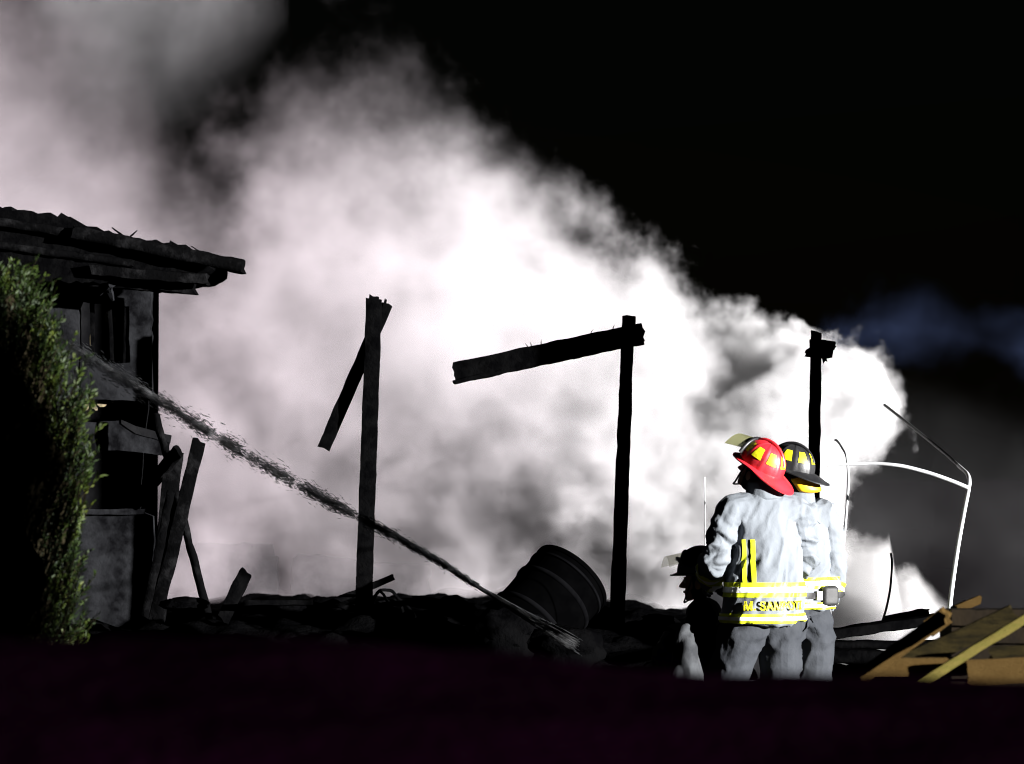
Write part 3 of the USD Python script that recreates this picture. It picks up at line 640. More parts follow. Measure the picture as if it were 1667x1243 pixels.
obj('inner_panel', shift(extrude(px_poly([(1550, 996), (1755, 996), (1755, 1150), (1550, 1150)], BY + 1.0), BY + 1.02, BY + 1.6), b), M['plank_dark'], crate)

# ---------------------------------------------------------------- conifer at the left edge
CY = 20.0
cb = at(-25, 1000, CY); cb[2] = 0.0
con = thing('conifer_shrub', 'tall columnar green conifer shrub at the left edge in front of the house', 'shrub', cb)
r = np.random.default_rng(21)
zs = np.array([0, .3, .8, 1.3, 1.7, 1.98, 2.2, 2.38, 2.56])
rs = np.array([.26, .30, .36, .42, .45, .40, .33, .24, .05])
obj('trunk', tube(np.array([[0, 0, -.05], [.01, 0, .8], [-.01, .01, 1.6], [0, 0, 2.5]]), np.array([.06, .05, .035, .01]), 10), M['bark'], con, smooth=60)
# upright sprays: branchlets that leave the trunk, each bearing many small scale leaves
lv, lf, stems = [], [], []


def leaf(p, d, w, L, tw):
    d = d / np.linalg.norm(d)
    s = np.cross(d, tw); s /= np.linalg.norm(s)
    i = len(lv)
    lv.extend([p - s * w * .3, p + d * L * .5 - s * w, p + d * L, p + d * L * .5 + s * w, p + s * w * .3])
    lf.extend([(i, i + 1, i + 3), (i, i + 3, i + 4), (i + 1, i + 2, i + 3)])


for k in range(3000):
    z = r.uniform(.2, 2.48)
    th = r.uniform(0, 2 * math.pi)
    rad = np.interp(z, zs, rs) * (1 + .55 * (meshkit.fbm(np.array([[math.cos(th) * 1.6 + 5, math.sin(th) * 1.6 + 5, z * 2.2]]), 3, 3)[0] - .5))
    q = rad * r.uniform(.45, 1.0) ** .6
    o = np.array([math.cos(th) * q, math.sin(th) * q, z])
    out = np.array([math.cos(th), math.sin(th), 0])
    d = out * r.uniform(.15, .6) + np.array([0, 0, 1]) + r.normal(0, .18, 3)
    d /= np.linalg.norm(d)
    L = r.uniform(.09, .20)
    stems.append(tube(np.array([o - d * .05, o + d * L]), np.array([.004, .001]), 3))
    for j in range(17):
        t = (j + r.uniform(0, 1)) / 17
        a = r.normal(0, 1, 3)
        a -= d * (a @ d); a /= np.linalg.norm(a)
        leaf(o + d * L * t, d * r.uniform(.6, 1.2) + a * r.uniform(.4, 1.0), r.uniform(.0030, .0062), r.uniform(.016, .040), r.normal(0, 1, 3))
obj('branchlets', stems, M['bark'], con)
core = [np.array([math.cos(a) * q * (.62 + .25 * math.sin(5 * a + 9 * z)), math.sin(a) * q * (.62 + .25 * math.sin(5 * a + 9 * z)), z]) for z, q in ((z, np.interp(z, zs, rs)) for z in np.linspace(.1, 2.6, 40)) for a in np.linspace(0, 2 * math.pi, 20, endpoint=False)]  # opaque core added inside the crown to stop light passing through
i, j = np.meshgrid(np.arange(39), np.arange(20), indexing='ij')
A, B = i * 20 + j, i * 20 + (j + 1) % 20
obj('light_stop_core', (np.array(core), np.vstack([np.stack([A, B, B + 20], -1).reshape(-1, 3), np.stack([A, B + 20, A + 20], -1).reshape(-1, 3)])), M['bark'], con)
obj('crown', (np.array(lv), np.array(lf)), M['foliage'], con)

# unseen copy added nearer, out of view on the right, to shade it
shade_twin = UsdGeom.Xform.Define(stage, '/World/' + numbered('/World', 'conifer_shrub'))
shade_twin.AddTranslateOp().Set((3.05, float(20 - math.tan(AZ) * 5.3 - .45), 0.0))
shade_twin.AddScaleOp().Set((1.0, 1.0, 1.3))
shade_twin.GetPrim().GetReferences().AddInternalReference(con.GetPath())
shade_twin.GetPrim().SetInstanceable(True)
tag(shade_twin.GetPrim(), 'unseen taller conifer copy added out of view on the right to shade the left one', 'shrub')

# ---------------------------------------------------------------- hose stream
r = np.random.default_rng(5)
W0, W1 = at(932, 1046, 24.6), at(118, 566, 29.6)
path = spline([W0, at(790, 962, 25.4), at(700, 905, 25.9), at(590, 845, 26.6), at(480, 785, 27.4), at(380, 727, 28.1), at(300, 678, 28.7), at(245, 643, 29.1), W1], 200)
dv, df, nv, nf = [], [], [], []
ico = trimesh.creation.icosphere(0)


def drop(p, d, L, w, dv=dv, df=df):
    """a short strand of water: a stretched blob"""
    d = d / np.linalg.norm(d)
    a = np.cross(d, [0.3, .9, .2]); a /= np.linalg.norm(a)
    bq = np.cross(d, a)
    v = ico.vertices * (w, w, L)
    i = len(dv) * len(ico.vertices)
    dv.append(p + v[:, :1] * a + v[:, 1:2] * bq + v[:, 2:] * d)
    df.append(ico.faces + i)


clumps = meshkit.fbm(np.stack([np.linspace(0, 46, 2000), np.full(2000, 3.3), np.full(2000, 1.7)], 1), 4, 2)
for k in range(17000):
    t = r.uniform(0, 1) if k % 9 else r.uniform(0, .17)
    i = min(int(t * 199), 198)
    p, d = path[i] + (path[i + 1] - path[i]) * r.uniform(0, 1), path[i + 1] - path[i]
    clump = clumps[int(t * 1999)]
    if t > .18 and r.uniform() > np.clip((clump - .34) * 5, .10, 1):
        continue
    if t <= .17 and r.uniform() < .72:
        continue
    if t <= .17:    # near the nozzle: a flat hollow cone with its water at the rim
        half = .006 + .036 * (1 - t / .17) ** 1.3
        sgn = r.choice([-1, 1], p=[.45, .55])
        g = np.array([0, 0, sgn * half]) + r.normal(0, .0018, 3) if r.uniform() < .55 else np.array([0, r.normal(0, .01), r.uniform(-1, 1) * half])
        drop(p + g, d + r.normal(0, .01, 3) * np.linalg.norm(d), r.uniform(.04, .14), r.uniform(.0009, .0022), nv, nf)
        continue
    half = .006 + .012 * min(1, (t - .17) * 2.5)
    g = r.normal(0, 1, 3) * half * (.5 + 1.0 * clump)
    if r.uniform() < .5:   # the stream breaks up: tufts hang behind and trail off level
        e = r.exponential(.016) * min(1, (t - .1) * 2)
        sg = r.choice([-1, 1])
        g = g + np.array([0, 0, sg * e]) + d / np.linalg.norm(d) * (-.9 * e)
    drop(p + g, d + np.array([r.normal(0, .12), r.normal(0, .2), r.normal(0, .12)]) * np.linalg.norm(d), r.uniform(.008, .035), r.uniform(.0007, .0026))
jet = thing('water_jet', 'jet of hose water crossing from below the drum up left to the house', 'water', W0)
obj('strands', (np.vstack(dv) - W0, np.vstack(df)), M['water'], jet, smooth=True, kind='stuff')
obj('nozzle_strands', (np.vstack(nv) - W0, np.vstack(nf)), M['water_bright'], jet, smooth=True, kind='stuff')
mist = usdkit.material(stage, '/World/Looks/spray_mist', {'g': ('geometry', {}), 'n': ('noise_texture', {'scale': 7.0, 'detail': 3.0}),
    'r': ('map_range', {'from_min': .42, 'from_max': .62, 'to_min': .8, 'to_max': 20.0, 'clamp': True}), 'v': ('principled_volume', {'color': (.22, .22, .23)})},
    [('g.position', 'n.vector'), ('n.fac', 'r.value'), ('r.result', 'v.density')], volume='v.volume')
q = path[:38] - W0
cone = tube(q, np.linspace(.040, .009, 38), 12)
spray = usdkit.material(stage, '/World/Looks/nozzle_spray', {'v': ('principled_volume', {'color': (.9, .9, .92), 'density': 1.1})}, [], volume='v.volume')
obj('nozzle_spray', cone, spray, jet, kind='stuff')
q = path[38:] - W0
obj('mist', tube(q + .010 * np.stack([fbm(q, 6, 3, s_) for s_ in range(3)], 1), np.linspace(.012, .028, len(q)) * (1 + .8 * fbm(q, 5, 3, 9)), 10), mist, jet, kind='stuff')


# ---------------------------------------------------------------- firefighters
def ell(c, rx, ry, rz, R=None, n=20):
    s = m3.Manifold.sphere(1.0, n).scale((rx, ry, rz))
    if R is not None:
        T = np.zeros((3, 4)); T[:, :3] = R
        s = s.transform(T)
    return s.translate(tuple(float(x) for x in c))


def chain(*nodes):
    """hulls of consecutive nodes; a node is (point, radius) or (point, rx, ry, rz)"""
    e = [ell(nd[0], *(nd[1:] if len(nd) == 4 else (nd[1],) * 3)) for nd in nodes]
    return m3.Manifold.batch_boolean([m3.Manifold.batch_hull([a, b]) for a, b in zip(e, e[1:])], m3.OpType.Add)


def union(ms):
    return m3.Manifold.batch_boolean(ms, m3.OpType.Add)


def soften(man, length, rounds=12, lamb=.5, nu=.53):
    m = tm(man.refine_to_length(length))
    m.merge_vertices()
    m.remove_unreferenced_vertices()
    trimesh.smoothing.filter_taubin(m, lamb=lamb, nu=nu, iterations=rounds)
    return m


def folds(m, amp, seed, along=(0, 0, 1), freq=10.0, arms=()):
    """Cloth folds: long sharp-backed creases that run along a direction on the trunk and slantwise round the sleeves, pushed along the normals."""
    n = np.array(m.vertex_normals)
    p = np.array(m.vertices)
    w = p + .16 * np.stack([fbm(p, 4, 3, seed + k) for k in range(3)], 1)

    def crease(al, f, sd):
        al = np.asarray(al, float) / np.linalg.norm(al)
        t = w @ al
        q = w + al * (t * (.20 - 1.0))[:, None]
        r1 = np.clip(1 - 5.5 * np.abs(fbm(q, f, 2, sd)), 0, 1)
        r2 = np.clip(1 - 5.0 * np.abs(fbm(q + 5, f * 2.1, 2, sd + 3)), 0, 1)
        return r1 ** 1.3 - .35 + .45 * (r2 - .35)
    h = crease(along, freq * .62, seed)
    for a, b in arms:
        a, b = np.asarray(a, float), np.asarray(b, float)
        d = (b - a) / np.linalg.norm(b - a)
        t = np.clip((p - a) @ d, 0, np.linalg.norm(b - a))
        k = np.clip((.125 - np.linalg.norm(p - a - t[:, None] * d, axis=1)) / .03, 0, 1)
        x = np.cross(d, [0, 1.0, .2])
        h = h * (1 - k) + k * .85 * crease(x / np.linalg.norm(x) + d * .55, freq * .8, seed + 11)
    patch = .35 + 1.3 * np.clip(.5 + 1.6 * fbm(p, 3.2, 2, seed + 20), 0, 1)
    m.vertices = p + n * (amp * 1.5 * h * patch)[:, None]
    return m


def slab(mesh, z0, z1, off):
    """The skin of a mesh between two heights, lifted off it: a band of trim."""
    n = np.array(mesh.vertex_normals)
    q = trimesh.Trimesh(mesh.vertices + n * off, mesh.faces, process=False)
    q = trimesh.intersections.slice_mesh_plane(q, (0, 0, 1), (0, 0, z0))
    return trimesh.intersections.slice_mesh_plane(q, (0, 0, -1), (0, 0, z1))


def cut(mesh, p, d, half, off):
    """The same about a point p along a direction d."""
    d = np.asarray(d, float) / np.linalg.norm(d)
    n = np.array(mesh.vertex_normals)
    q = trimesh.Trimesh(mesh.vertices + n * off, mesh.faces, process=False)
    q = trimesh.intersections.slice_mesh_plane(q, d, np.asarray(p) - d * half)
    return trimesh.intersections.slice_mesh_plane(q, -d, np.asarray(p) + d * half)


def hand(wrist, palm_dir, back_dir, side, curl=.55):
    """A gloved hand: palm, four bent fingers of different lengths and a thumb from the side. side: +1 thumb towards cross(palm_dir, back_dir)."""
    f = np.asarray(palm_dir, float); f /= np.linalg.norm(f)
    bk = np.asarray(back_dir, float); bk -= f * (bk @ f); bk /= np.linalg.norm(bk)
    s = np.cross(f, bk) * side
    w = np.asarray(wrist, float)
    parts = [m3.Manifold.batch_hull([ell(w + s * a * .022 + f * t, .019) for a in (-1, 1) for t in (.0,)] + [ell(w + s * a * .034 + f * .085, .016) for a in (-1, 1)])] if False else \
        [m3.Manifold.batch_hull([ell(w + s * a, *(.018,) * 3) for a in (-.018, .018)] + [ell(w + s * a + f * .085, *(.015,) * 3) for a in (-.033, .033)])]
    for k, (o, L) in enumerate([(.033, .070), (.011, .080), (-.011, .074), (-.033, .058)]):
        p = w + s * o + f * .085
        pts, ang = [p - f * .02], 0.0
        d = f
        for seg, c in zip((.45, .32, .23), (.5, 1.0, .8)):
            ang += c * curl
            d = f * math.cos(ang) - bk * math.sin(ang)
            p = p + d * L * seg
            pts.append(p)
        parts.append(chain(*[(q, rr) for q, rr in zip(pts, (.0115, .0110, .0102, .0092))]))
    t0 = w + s * .026 + f * .025
    t1 = t0 + (f * .55 + s * .75 - bk * .25) * .040
    t2 = t1 + (f * .85 + s * .1 - bk * .45) * .034
    t3 = t2 + (f * .8 - s * .25 - bk * .55) * .026
    parts.append(chain((t0, .014), (t1, .0125), (t2, .011), (t3, .0095)))
    return soften(union(parts), .008, 6)


def head_man(c, Rh):
    """Head with brow, nose, mouth, chin and ears about its centre c; Rh turns it (columns right, forward, up)."""
    def P(x, y, z):
        return np.asarray(c) + Rh @ np.array([x, y, z])
    skull = m3.Manifold.batch_hull([ell(P(0, -.012, .035), .075, .088, .080, Rh), ell(P(0, .020, .0), .066, .070, .07, Rh)])
    jaw = m3.Manifold.batch_hull([ell(P(0, .035, -.045), .052, .050, .045, Rh), ell(P(0, .062, -.085), .024, .020, .018, Rh), ell(P(-.045, .0, -.05), .018, .02, .03, Rh), ell(P(.045, .0, -.05), .018, .02, .03, Rh)])
    nose = m3.Manifold.batch_hull([ell(P(0, .088, .012), .008, .008, .010, Rh), ell(P(0, .108, -.022), .012, .012, .009, Rh), ell(P(0, .085, -.026), .017, .010, .008, Rh)])
    brow = m3.Manifold.batch_hull([ell(P(-.03, .080, .026), .016, .008, .007, Rh), ell(P(.03, .080, .026), .016, .008, .007, Rh)])
    lips = m3.Manifold.batch_hull([ell(P(-.018, .080, -.054), .008, .008, .006, Rh), ell(P(.018, .080, -.054), .008, .008, .006, Rh), ell(P(0, .088, -.053), .012, .007, .008, Rh)])
    ears = [ell(P(s * .077, -.005, -.005), .010, .020, .031, Rh) for s in (-1, 1)]
    return [skull, jaw, nose, brow, lips, *ears]


def rot(axis, deg):
    return trimesh.transformations.rotation_matrix(math.radians(deg), axis)[:3, :3]


def helmet(root, c, Rh, shell_mat, visor=True, decal='decal', lens='visor'):
    """Traditional fire helmet: ribbed dome, swept brim, reflective decals, flipped-up visor; local frame right, forward, up with its origin at the brim's centre."""
    def w(m):
        m = m.copy()
        m.vertices = (m.vertices * .92) @ Rh.T + np.asarray(c)
        return m
    n_t, n_p = 72, 20
    th = np.linspace(0, 2 * math.pi, n_t, endpoint=False)
    ph = np.linspace(0, math.pi / 2, n_p)
    T, Pp = np.meshgrid(th, ph, indexing='ij')
    ribs = .006 * np.exp(-((((T / (2 * math.pi) * 8 + .0) % 1) - .5) / .085) ** 2) * np.sin(Pp).clip(0, 1) ** 0 * np.cos(Pp) ** .35
    rx, ry, rz = .118 + ribs, .148 + ribs, .150 + ribs
    cp = np.cos(Pp) ** .85
    V = np.stack([rx * cp * np.cos(T), ry * cp * np.sin(T), .004 + rz * np.sin(Pp) ** .95], -1)
    v = V.reshape(-1, 3)
    i, j = np.meshgrid(np.arange(n_t), np.arange(n_p - 1), indexing='ij')
    A, B = i * n_p + j, ((i + 1) % n_t) * n_p + j
    f = np.vstack([np.stack([A, B, B + 1], -1).reshape(-1, 3), np.stack([A, B + 1, A + 1], -1).reshape(-1, 3)])
    inner = v * (.965, .965, .965)
    dome_ = trimesh.Trimesh(np.vstack([v, inner]), np.vstack([f, f[:, ::-1] + len(v)]), process=False)
    hel = obj('helmet', w(dome_), shell_mat, root, smooth=50)
    # brim: a little at the front and sides, long and drooping at the back
    rr = np.linspace(0, 1, 9)
    T2, Rr = np.meshgrid(th, rr, indexing='ij')
    back = np.clip(-np.sin(T2), 0, 1) ** 1.6
    front = np.clip(np.sin(T2), 0, 1) ** 2
    ext = .030 + .085 * back + .016 * front
    top = np.stack([(.116 + ext * .75 * Rr + .008 * Rr) * np.cos(T2), (.146 + ext * Rr) * np.sin(T2), .006 - .012 * Rr - .040 * back * Rr ** 1.4 - .010 * front * Rr + .004 * (Rr > .9)], -1)
    bot = top - np.array([0, 0, .007])
    k = len(rr)
    i, j = np.meshgrid(np.arange(n_t), np.arange(k - 1), indexing='ij')
    A, B = i * k + j, ((i + 1) % n_t) * k + j
    f1 = np.vstack([np.stack([A, A + 1, B + 1], -1).reshape(-1, 3), np.stack([A, B + 1, B], -1).reshape(-1, 3)])[:, ::-1]
    N0 = n_t * k
    e = np.arange(n_t)
    rimA, rimB = e * k + k - 1, ((e + 1) % n_t) * k + k - 1
    inA, inB = e * k, ((e + 1) % n_t) * k
    f2 = np.vstack([np.stack([rimA, rimA + N0, rimB + N0], 1), np.stack([rimA, rimB + N0, rimB], 1), np.stack([inA, inB, inB + N0], 1), np.stack([inA, inB + N0, inA + N0], 1)])
    brim = trimesh.Trimesh(np.vstack([top.reshape(-1, 3), bot.reshape(-1, 3)]), np.vstack([f1, f1[:, ::-1] + N0, f2]), process=False)
    obj('brim', w(brim), shell_mat, hel, smooth=40)
    # comb along the top
    comb = [np.array([0, .150 * math.cos(a), .012 + .152 * math.sin(a)]) for a in np.linspace(.35, 2.75, 30)]
    obj('comb', w(tube(np.array(comb), .010, 8)), shell_mat, hel, smooth=60)
    # reflective trapezoids between the ribs

    def on_dome(t, p, lift):
        cpv = math.cos(p) ** .85
        return np.array([(.118 + lift) * cpv * math.cos(t), (.148 + lift) * cpv * math.sin(t), .004 + (.150 + lift) * math.sin(p) ** .95])
    for q in range(8):
        t0 = 2 * math.pi * q / 8
        g, h_ = np.meshgrid(np.linspace(-1, 1, 7), np.linspace(0, 1, 6), indexing='ij')
        pts = np.array([on_dome(t0 + a * (.25 - .07 * bq), .36 + .52 * bq, .0035) for a, bq in zip(g.ravel(), h_.ravel())])
        ins = np.array([on_dome(t0 + a * (.25 - .07 * bq), .36 + .52 * bq, .0005) for a, bq in zip(g.ravel(), h_.ravel())])
        i, j = np.meshgrid(np.arange(6), np.arange(5), indexing='ij')
        A = (i * 6 + j).ravel()
        ff = np.vstack([np.stack([A, A + 6, A + 7], 1), np.stack([A, A + 7, A + 1], 1)])
        obj('decal', w(trimesh.Trimesh(np.vstack([pts, ins]), np.vstack([ff, ff[:, ::-1] + len(pts)]), process=False)), M[decal], hel, smooth=True)
    # front badge holder and knob
    bd = trimesh.creation.cylinder(.013, .02, sections=16)
    bd.apply_transform(trimesh.transformations.rotation_matrix(math.pi / 2, (1, 0, 0)))
    bd.apply_translation((.0, .150, .085))
    obj('badge_knob', w(bd), M['strap'], hel, smooth=40)
    if visor:   # clear face shield, swung up and forward of the brim
        a, h_ = np.meshgrid(np.linspace(-1.0, 1.0, 17), np.linspace(0, 1, 5), indexing='ij')
        dip = math.radians(20)
        pts = np.stack([.128 * np.sin(a) * (1 + .12 * h_), .108 + .125 * h_ * math.cos(dip), -.005 + .135 * np.cos(a) * (1 + .08 * h_) - .125 * h_ * math.sin(dip)], -1).reshape(-1, 3)
        i, j = np.meshgrid(np.arange(16), np.arange(4), indexing='ij')
        A = (i * 5 + j).ravel()
        ff = np.vstack([np.stack([A, A + 5, A + 6], 1), np.stack([A, A + 6, A + 1], 1)])
        o = len(pts)
        edge = np.r_[np.arange(0, 17) * 5, 80 + np.arange(1, 5), np.arange(15, -1, -1) * 5 + 4, np.arange(3, 0, -1)]
        e2 = np.roll(edge, -1)
        sides = np.vstack([np.stack([edge, e2, e2 + o], 1), np.stack([edge, e2 + o, edge + o], 1)])
        lens_ = trimesh.Trimesh(np.vstack([pts, pts * (.97, 1, .97)]), np.vstack([ff, ff[:, ::-1] + o, sides]), process=False)
        vis = obj('visor', w(lens_), M[lens], hel, smooth=40)
        fr = [np.array([.130 * math.sin(q), .104, -.005 + .137 * math.cos(q)]) for q in np.linspace(-1.25, 1.25, 20)]
        obj('visor_mount', w(tube(np.array(fr), .012, 8)), M['blackhelmet'], hel, smooth=60)
    return hel


def coat_text(root, coat_m, text, height, zc, r0, t_mid, mat_):
    """Lettering sewn on the tail of the coat: every point of it lies on the cloth."""
    from scipy.spatial import cKDTree
    m = meshkit.text_mesh(text, height, .004, bold=True)
    m = m.subdivide_to_size(.015)
    v = m.vertices.copy()
    t = t_mid + (v[:, 0] - v[:, 0].max() / 2) / r0
    z = zc - height / 2 + v[:, 1]
    p = np.array(coat_m.vertices)
    p = p[(np.abs(p[:, 2] - zc) < .09) & (np.hypot(p[:, 0], p[:, 1]) > .13)]
    near = cKDTree(np.c_[np.unwrap(np.arctan2(p[:, 1], p[:, 0])) % (2 * math.pi) * r0, p[:, 2]])
    _, i = near.query(np.c_[t % (2 * math.pi) * r0, z], k=60)
    r = np.quantile(np.hypot(p[i, 0], p[i, 1]), .9, axis=1) + .004 + v[:, 2]
    m.vertices = np.c_[r * np.cos(t), r * np.sin(t), z]
    return obj('name_lettering', m, mat_, root)


def firefighter(name, label, loc, rotz, J, shell, head_R, cloth, trouser, seed, trim=True, text=None, lean=None, helmet_visor=True, strap_mat=None, glove='glove', fold=.007, decal='decal', lens='visor'):
    """J: joints in the person's own frame (x to their right, y forward, z up)."""
    root = thing(name, label, 'person', loc, rotz)
    V = {k: np.array(v, float) for k, v in J.items()}
    hc = V['head']
    # the body under the clothes: one surface
    ms = head_man(hc, head_R)
    ms.append(chain((hc + head_R @ np.array([0, -.02, -.04]), .056), (V['neck'], .058), (V['chest'], .12, .085, .10), (V['hip'], .13, .10, .10)))
    for s in ('l', 'r'):
        ms.append(chain((V['chest'] * .5 + V['sh_' + s] * .5, .075), (V['sh_' + s], .058), (V['el_' + s], .043), (V['wr_' + s], .030)))
        ms.append(chain((V['hip'] * .6 + V['hp_' + s] * .4, .10), (V['hp_' + s], .085), (V['kn_' + s], .055), (V['an_' + s], .042)))
    body_ = soften(union(ms), .012, 4)
    bodyp = obj('body', body_, M['skin'], root, smooth=True)
    for sx in (-1, 1):
        e = trimesh.creation.icosphere(2, .0125)
        e.apply_translation(hc + head_R @ np.array([sx * .031, .0775, .008]))
        obj('eye', e, M['eye'], bodyp, smooth=True)
    # trousers and boots
    tr = []
    for s in ('l', 'r'):
        kn, an, hp = V['kn_' + s], V['an_' + s], V['hp_' + s]
        tr.append(chain((V['hip'] + (hp - V['hip']) * .5, .15, .13, .10), (hp * .75 + kn * .25, .118), (kn, .100), (kn * .5 + an * .5, .094), (an + (0, 0, .06), .098)))
    trm = folds(soften(union(tr), .016, 8), .015, seed + 3, (.8, .2, .45), 10.0)
    trp = obj('trousers', trm, trouser, root, smooth=True)
    for s in ('l', 'r'):
        kn, an = V['kn_' + s], V['an_' + s]
        d = (an - kn) / np.linalg.norm(an - kn)
        if trim:
            leg = [chain((kn * .5 + an * .5, .0945), (an + (0, 0, .06), .0985))]
            obj('trouser_trim', cut(soften(union(leg), .02, 4), kn * .25 + an * .75, d, .035, .010), M['lime'], trp, smooth=True)
        toe = np.array(J.get('toe_' + s, (0, 1, 0)), float)
        obj('boot', soften(union([chain((an + (0, 0, .12), .062), (an + (0, 0, -.01), .055), (an + toe * .10 + (0, 0, -.045), .045), (an + toe * .17 + (0, 0, -.05), .038))]), .015, 4), M['boot'], root, smooth=True)
    # coat: torso and sleeves in one surface
    up = V['neck'] - V['hip']
    up /= np.linalg.norm(up)
    tail = V['tail']
    torso = chain((tail, *J['tail_r']), (V['hip'] + up * .10, *J['waist_r']), (V['chest'], *J['chest_r']), (V['chest'] + up * .12, .185, .118, .085), (V['neck'] + up * .005, .082, .082, .05))
    top_ = m3.Manifold.batch_hull([ell(V['sh_l'] * .9 + V['neck'] * .1, *(.088,) * 3), ell(V['sh_r'] * .9 + V['neck'] * .1, *(.088,) * 3), ell(V['chest'] + up * .10, .15, .11, .09)])
    co = [torso, top_]
    for s in ('l', 'r'):
        co.append(chain((V['sh_' + s], .092), (V['sh_' + s] * .45 + V['el_' + s] * .55, .079), (V['el_' + s], .075), (V['el_' + s] * .4 + V['wr_' + s] * .6, .066), (V['wr_' + s], .064)))
    coat_m = folds(soften(union(co), .0105, 10), fold, seed, (.45, 0, 1), 11.0, arms=[(V[a + s] * .6 + V[b_ + s] * .4 if a == 'sh_' else V[a + s], V[b_ + s]) for s in 'lr' for a, b_ in (('sh_', 'el_'), ('el_', 'wr_'))])
    coat = obj('coat', coat_m, cloth, root, smooth=True)
    col = m3.Manifold.batch_hull([ell(V['neck'] + up * -.01, .100, .098, .02), ell(V['neck'] + up * .075 + (0, .008, 0), .092, .096, .018)])
    obj('collar', folds(soften(col, .012, 4), .003, seed + 5), cloth, coat, smooth=True)
    if trim:
        for z0, z1 in J['bands']:
            tors = trimesh.intersections.slice_mesh_plane(coat_m, (0, 0, -1), (0, 0, z1 + .1))
            bnd = slab(coat_m, z0, z1, .005)
            keep = np.abs(bnd.vertices[:, 0] - V['hip'][0]) < J.get('band_w', .26)
            bnd.update_faces(keep[bnd.faces].all(1))
            obj('trim_band', bnd, M['lime'], coat, smooth=True)
            zz, dz = (z0 + z1) / 2, (z1 - z0) * .19
            b2 = slab(coat_m, zz - dz, zz + dz, .0085)
            keep = np.abs(b2.vertices[:, 0] - V['hip'][0]) < J.get('band_w', .26)
            b2.update_faces(keep[b2.faces].all(1))
            obj('trim_stripe', b2, M['silver'], coat, smooth=True)
        for s in ('l', 'r'):
            el, wr = V['el_' + s], V['wr_' + s]
            d = (wr - el) / np.linalg.norm(wr - el)
            for t, half, off, mm, nm in ((.62, .036, .006, 'lime', 'sleeve_trim'), (.62, .012, .0095, 'silver', 'sleeve_stripe')):
                q = cut(coat_m, el + (wr - el) * t, d, half, off)
                ctr = el + (wr - el) * t
                keep = np.linalg.norm(q.vertices - ctr, axis=1) < .125
                q.update_faces(keep[q.faces].all(1))
                if len(q.faces):
                    obj(nm, q, M[mm], coat, smooth=True)
    for s in ('l', 'r'):
        sx = 1 if s == 'r' else -1
        fwd = np.array(J.get('hand_' + s, V['wr_' + s] - V['el_' + s]), float)
        gl = obj('glove', hand(V['wr_' + s] + fwd / np.linalg.norm(fwd) * .015, fwd, J.get('back_' + s, (sx, 0, .3)), sx * J.get('thumb', -1)), M[glove], root, smooth=True)
        d = fwd / np.linalg.norm(fwd)
        obj('cuff', soften(chain((V['wr_' + s] - d * .03, .047), (V['wr_' + s] + d * .03, .040)), .012, 3), M[glove], gl, smooth=True)
    # hood over neck and ears
    hd = m3.Manifold.batch_hull([ell(hc + head_R @ np.array([0, -.025, .02]), .088, .094, .085, head_R), ell(hc + head_R @ np.array([0, -.015, -.075]), .070, .065, .03, head_R), ell(V['neck'] + up * .03, .074, .078, .02)])
    face = ell(hc + head_R @ np.array([0, .125, -.035]), .062, .085, .085, head_R)
    obj('hood', folds(soften(hd - face, .012, 3), .003, seed + 8), M['hood'], root, smooth=True)
    hel = helmet(root, hc + head_R @ np.array([0, -.005, .052]), head_R, shell, helmet_visor, decal, lens)
    obj('chin_strap', tube(spline([hc + head_R @ np.array(q) for q in ((-.108, .02, .05), (-.092, .045, -.03), (-.05, .075, -.100), (0, .085, -.112), (.05, .075, -.100), (.092, .045, -.03), (.108, .02, .05))], 30), .005, 6), M['glove'] if strap_mat is None else strap_mat, hel, smooth=60)
    return root, coat, coat_m, V


def headR(yaw, pitch, roll=0):
    """yaw: to the left; pitch: chin up; columns right, forward, up"""
    return rot((0, 0, 1), yaw) @ rot((1, 0, 0), pitch) @ rot((0, 1, 0), roll)


# 1: the nearest, seen from behind, looking up to the left
P1 = at(1243, 900, 25.0)
J1 = dict(head=(-.02, .055, 1.685), neck=(0, .0, 1.565), chest=(0, 0, 1.32), hip=(0, 0, .96), tail=(0, -.005, .885), tail_r=(.238, .195, .02), waist_r=(.215, .175, .08), chest_r=(.205, .155, .09),
          sh_l=(-.195, 0, 1.475), sh_r=(.195, 0, 1.475), el_l=(-.285, .00, 1.215), el_r=(.275, .06, 1.21), wr_l=(-.245, .19, 1.115), wr_r=(.20, .26, 1.11),
          hp_l=(-.10, 0, .90), hp_r=(.10, .0, .90), kn_l=(-.20, .07, .50), kn_r=(.12, .05, .49), an_l=(-.25, -.02, .09), an_r=(.13, -.03, .09), toe_l=(-.3, .95, 0), toe_r=(.2, .98, 0),
          bands=[(1.015, 1.095), (.872, .925)], band_w=.262, back_l=(-1, .0, .4), back_r=(1, 0, .4))
f1, coat1, cm1, V1 = firefighter('person', 'firefighter with red helmet and lettered coat tail, seen from behind, looking up left', (P1[0], P1[1], 0), 20, J1, M['red'], headR(36, 30), M['cloth'], M['trouser'], 11, fold=.019)
coat_text(coat1, cm1, 'M. SAMPOTTI', .047, .970, .24, math.radians(-89), M['decal'])
# two lime strips down the side of the coat below the arm
for x0, x1 in ((-.175, -.155), (-.135, -.112)):
    st = slab(cm1, 1.095, 1.33, .005)
    for nrm, org in (((1, 0, 0), (x0, 0, 0)), ((-1, 0, 0), (x1, 0, 0)), ((0, -1, 0), (0, -.04, 0))):
        st = trimesh.intersections.slice_mesh_plane(st, nrm, org)
    if len(st.faces):
        obj('side_strip', st, M['lime'], coat1, smooth=True)

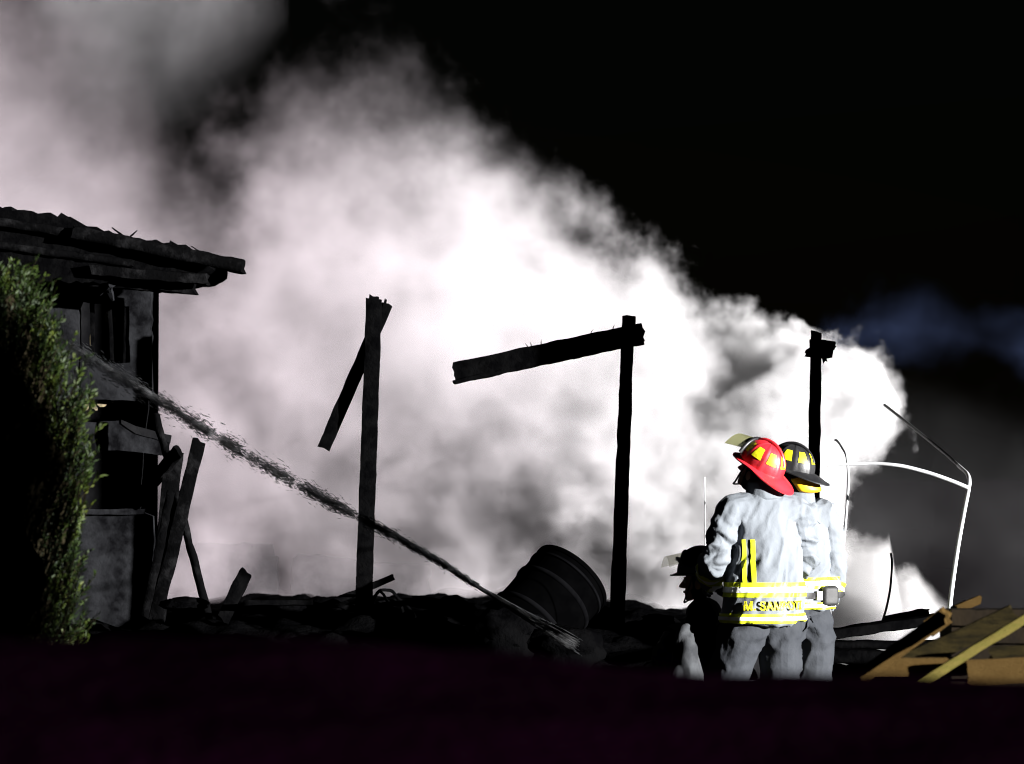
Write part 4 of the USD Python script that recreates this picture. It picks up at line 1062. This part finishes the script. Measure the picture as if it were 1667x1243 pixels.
# 2: behind him to the right, black helmet with yellow decals
P2 = at(1300, 900, 25.75)
J2 = dict(head=(-.05, .03, 1.66), neck=(0, .0, 1.51), chest=(0, 0, 1.28), hip=(0, 0, .96), tail=(0, 0, .93), tail_r=(.20, .165, .02), waist_r=(.18, .15, .08), chest_r=(.185, .145, .09),
          sh_l=(-.175, 0, 1.43), sh_r=(.175, 0, 1.43), el_l=(-.23, .03, 1.17), el_r=(.225, -.01, 1.16), wr_l=(-.20, .18, 1.06), wr_r=(.17, -.02, .98),
          hp_l=(-.10, 0, .90), hp_r=(.10, .0, .90), kn_l=(-.13, .04, .49), kn_r=(.12, .05, .49), an_l=(-.13, -.02, .09), an_r=(.13, -.03, .09), toe_l=(-.2, .98, 0), toe_r=(.2, .98, 0),
          bands=[(1.04, 1.105), (.925, .965)], band_w=.22, hand_r=(.05, .1, -1), back_l=(-1, 0, .4), back_r=(1, 0, .1))
f2, coat2, cm2, V2 = firefighter('person', 'firefighter with black helmet and yellow helmet patches, standing behind the red helmet', (P2[0], P2[1], 0), 26, J2, M['blackhelmet'], headR(40, 12), M['cloth'], M['trouser'], 37, helmet_visor=False, glove='glove_grey', fold=.013)
obj('neck_flap', soften(m3.Manifold.batch_hull([ell(V2['head'] + (.05, -.095, -.005), .085, .05, .018), ell(V2['head'] + (.075, -.115, -.065), .075, .04, .018)]), .012, 3), M['orange'], f2, smooth=True)
# air tank harness: waist belt with buckles and a shoulder strap
obj('waist_belt', slab(cm2, .985, 1.02, .012), M['glove'], f2, smooth=True)
obj('tool_pouch', soften(m3.Manifold.batch_hull([ell((.11 + a, -.165, 1.0 + b_), .022, .022, .022) for a in (-.03, .03) for b_ in (-.035, .035)]), .015, 3), M['glove'], f2, smooth=True)
for k, (x, y, z) in enumerate([(.12, -.15, 1.0), (.04, -.165, 1.003), (-.06, -.16, .998), (.175, -.09, 1.0)]):
    bk = trimesh.creation.box((.035, .016, .05))
    bk.apply_translation((x, y, z))
    obj('belt_buckle', bk, M['strap'], f2, smooth=False)

# 3: crouching in the shade of the first, face to the left
P3 = at(1186, 950, 25.5)
J3 = dict(head=(0, .165, 1.075), neck=(0, .09, .965), chest=(0, .06, .80), hip=(0, -.07, .60), tail=(0, -.09, .56), tail_r=(.20, .18, .02), waist_r=(.18, .17, .08), chest_r=(.175, .15, .09),
          sh_l=(-.17, .09, .90), sh_r=(.17, .09, .90), el_l=(-.20, .17, .70), el_r=(.21, .12, .68), wr_l=(-.10, .28, .62), wr_r=(.10, .30, .64),
          hp_l=(-.10, -.05, .55), hp_r=(.10, -.05, .55), kn_l=(-.12, .30, .70), kn_r=(.14, .22, .16), an_l=(-.13, .27, .10), an_r=(.14, -.22, .12), toe_l=(0, 1, 0), toe_r=(0, .7, -.3),
          bands=[(.66, .71)], band_w=.2, back_l=(-.6, 0, 1), back_r=(.6, 0, 1))
f3, coat3, cm3, V3 = firefighter('person', 'firefighter with shade put into the gear colour, crouching left of the red helmet, pale visor raised', (P3[0], P3[1], 0.0), 72, J3, M['blackhelmet'], headR(4, 2), M['cloth_shaded'], M['trouser'], 53, trim=False, decal='decal_shaded', lens='visor_pale')
bp = at(1113, 1010, 24.5)
bun = soften(chain((np.array([0, 0, .86]), .022), (np.array([.005, 0, .74]), .055, .05, .05), (np.array([.01, 0, .60]), .085, .07, .06), (np.array([0, 0, .08]), .11, .09, .08)), .012, 6)  # added shape that makes the pale patch beside the crouching figure
obj('added_cloth', shift(folds(bun, .014, 77, (.1, 0, 1), 13.0), (-bp[0], -bp[1], 0)), M['bag'], None, smooth=True, label='limp grey cloth shape added as a pale patch at the left of the crouching firefighter', cat='cloth')
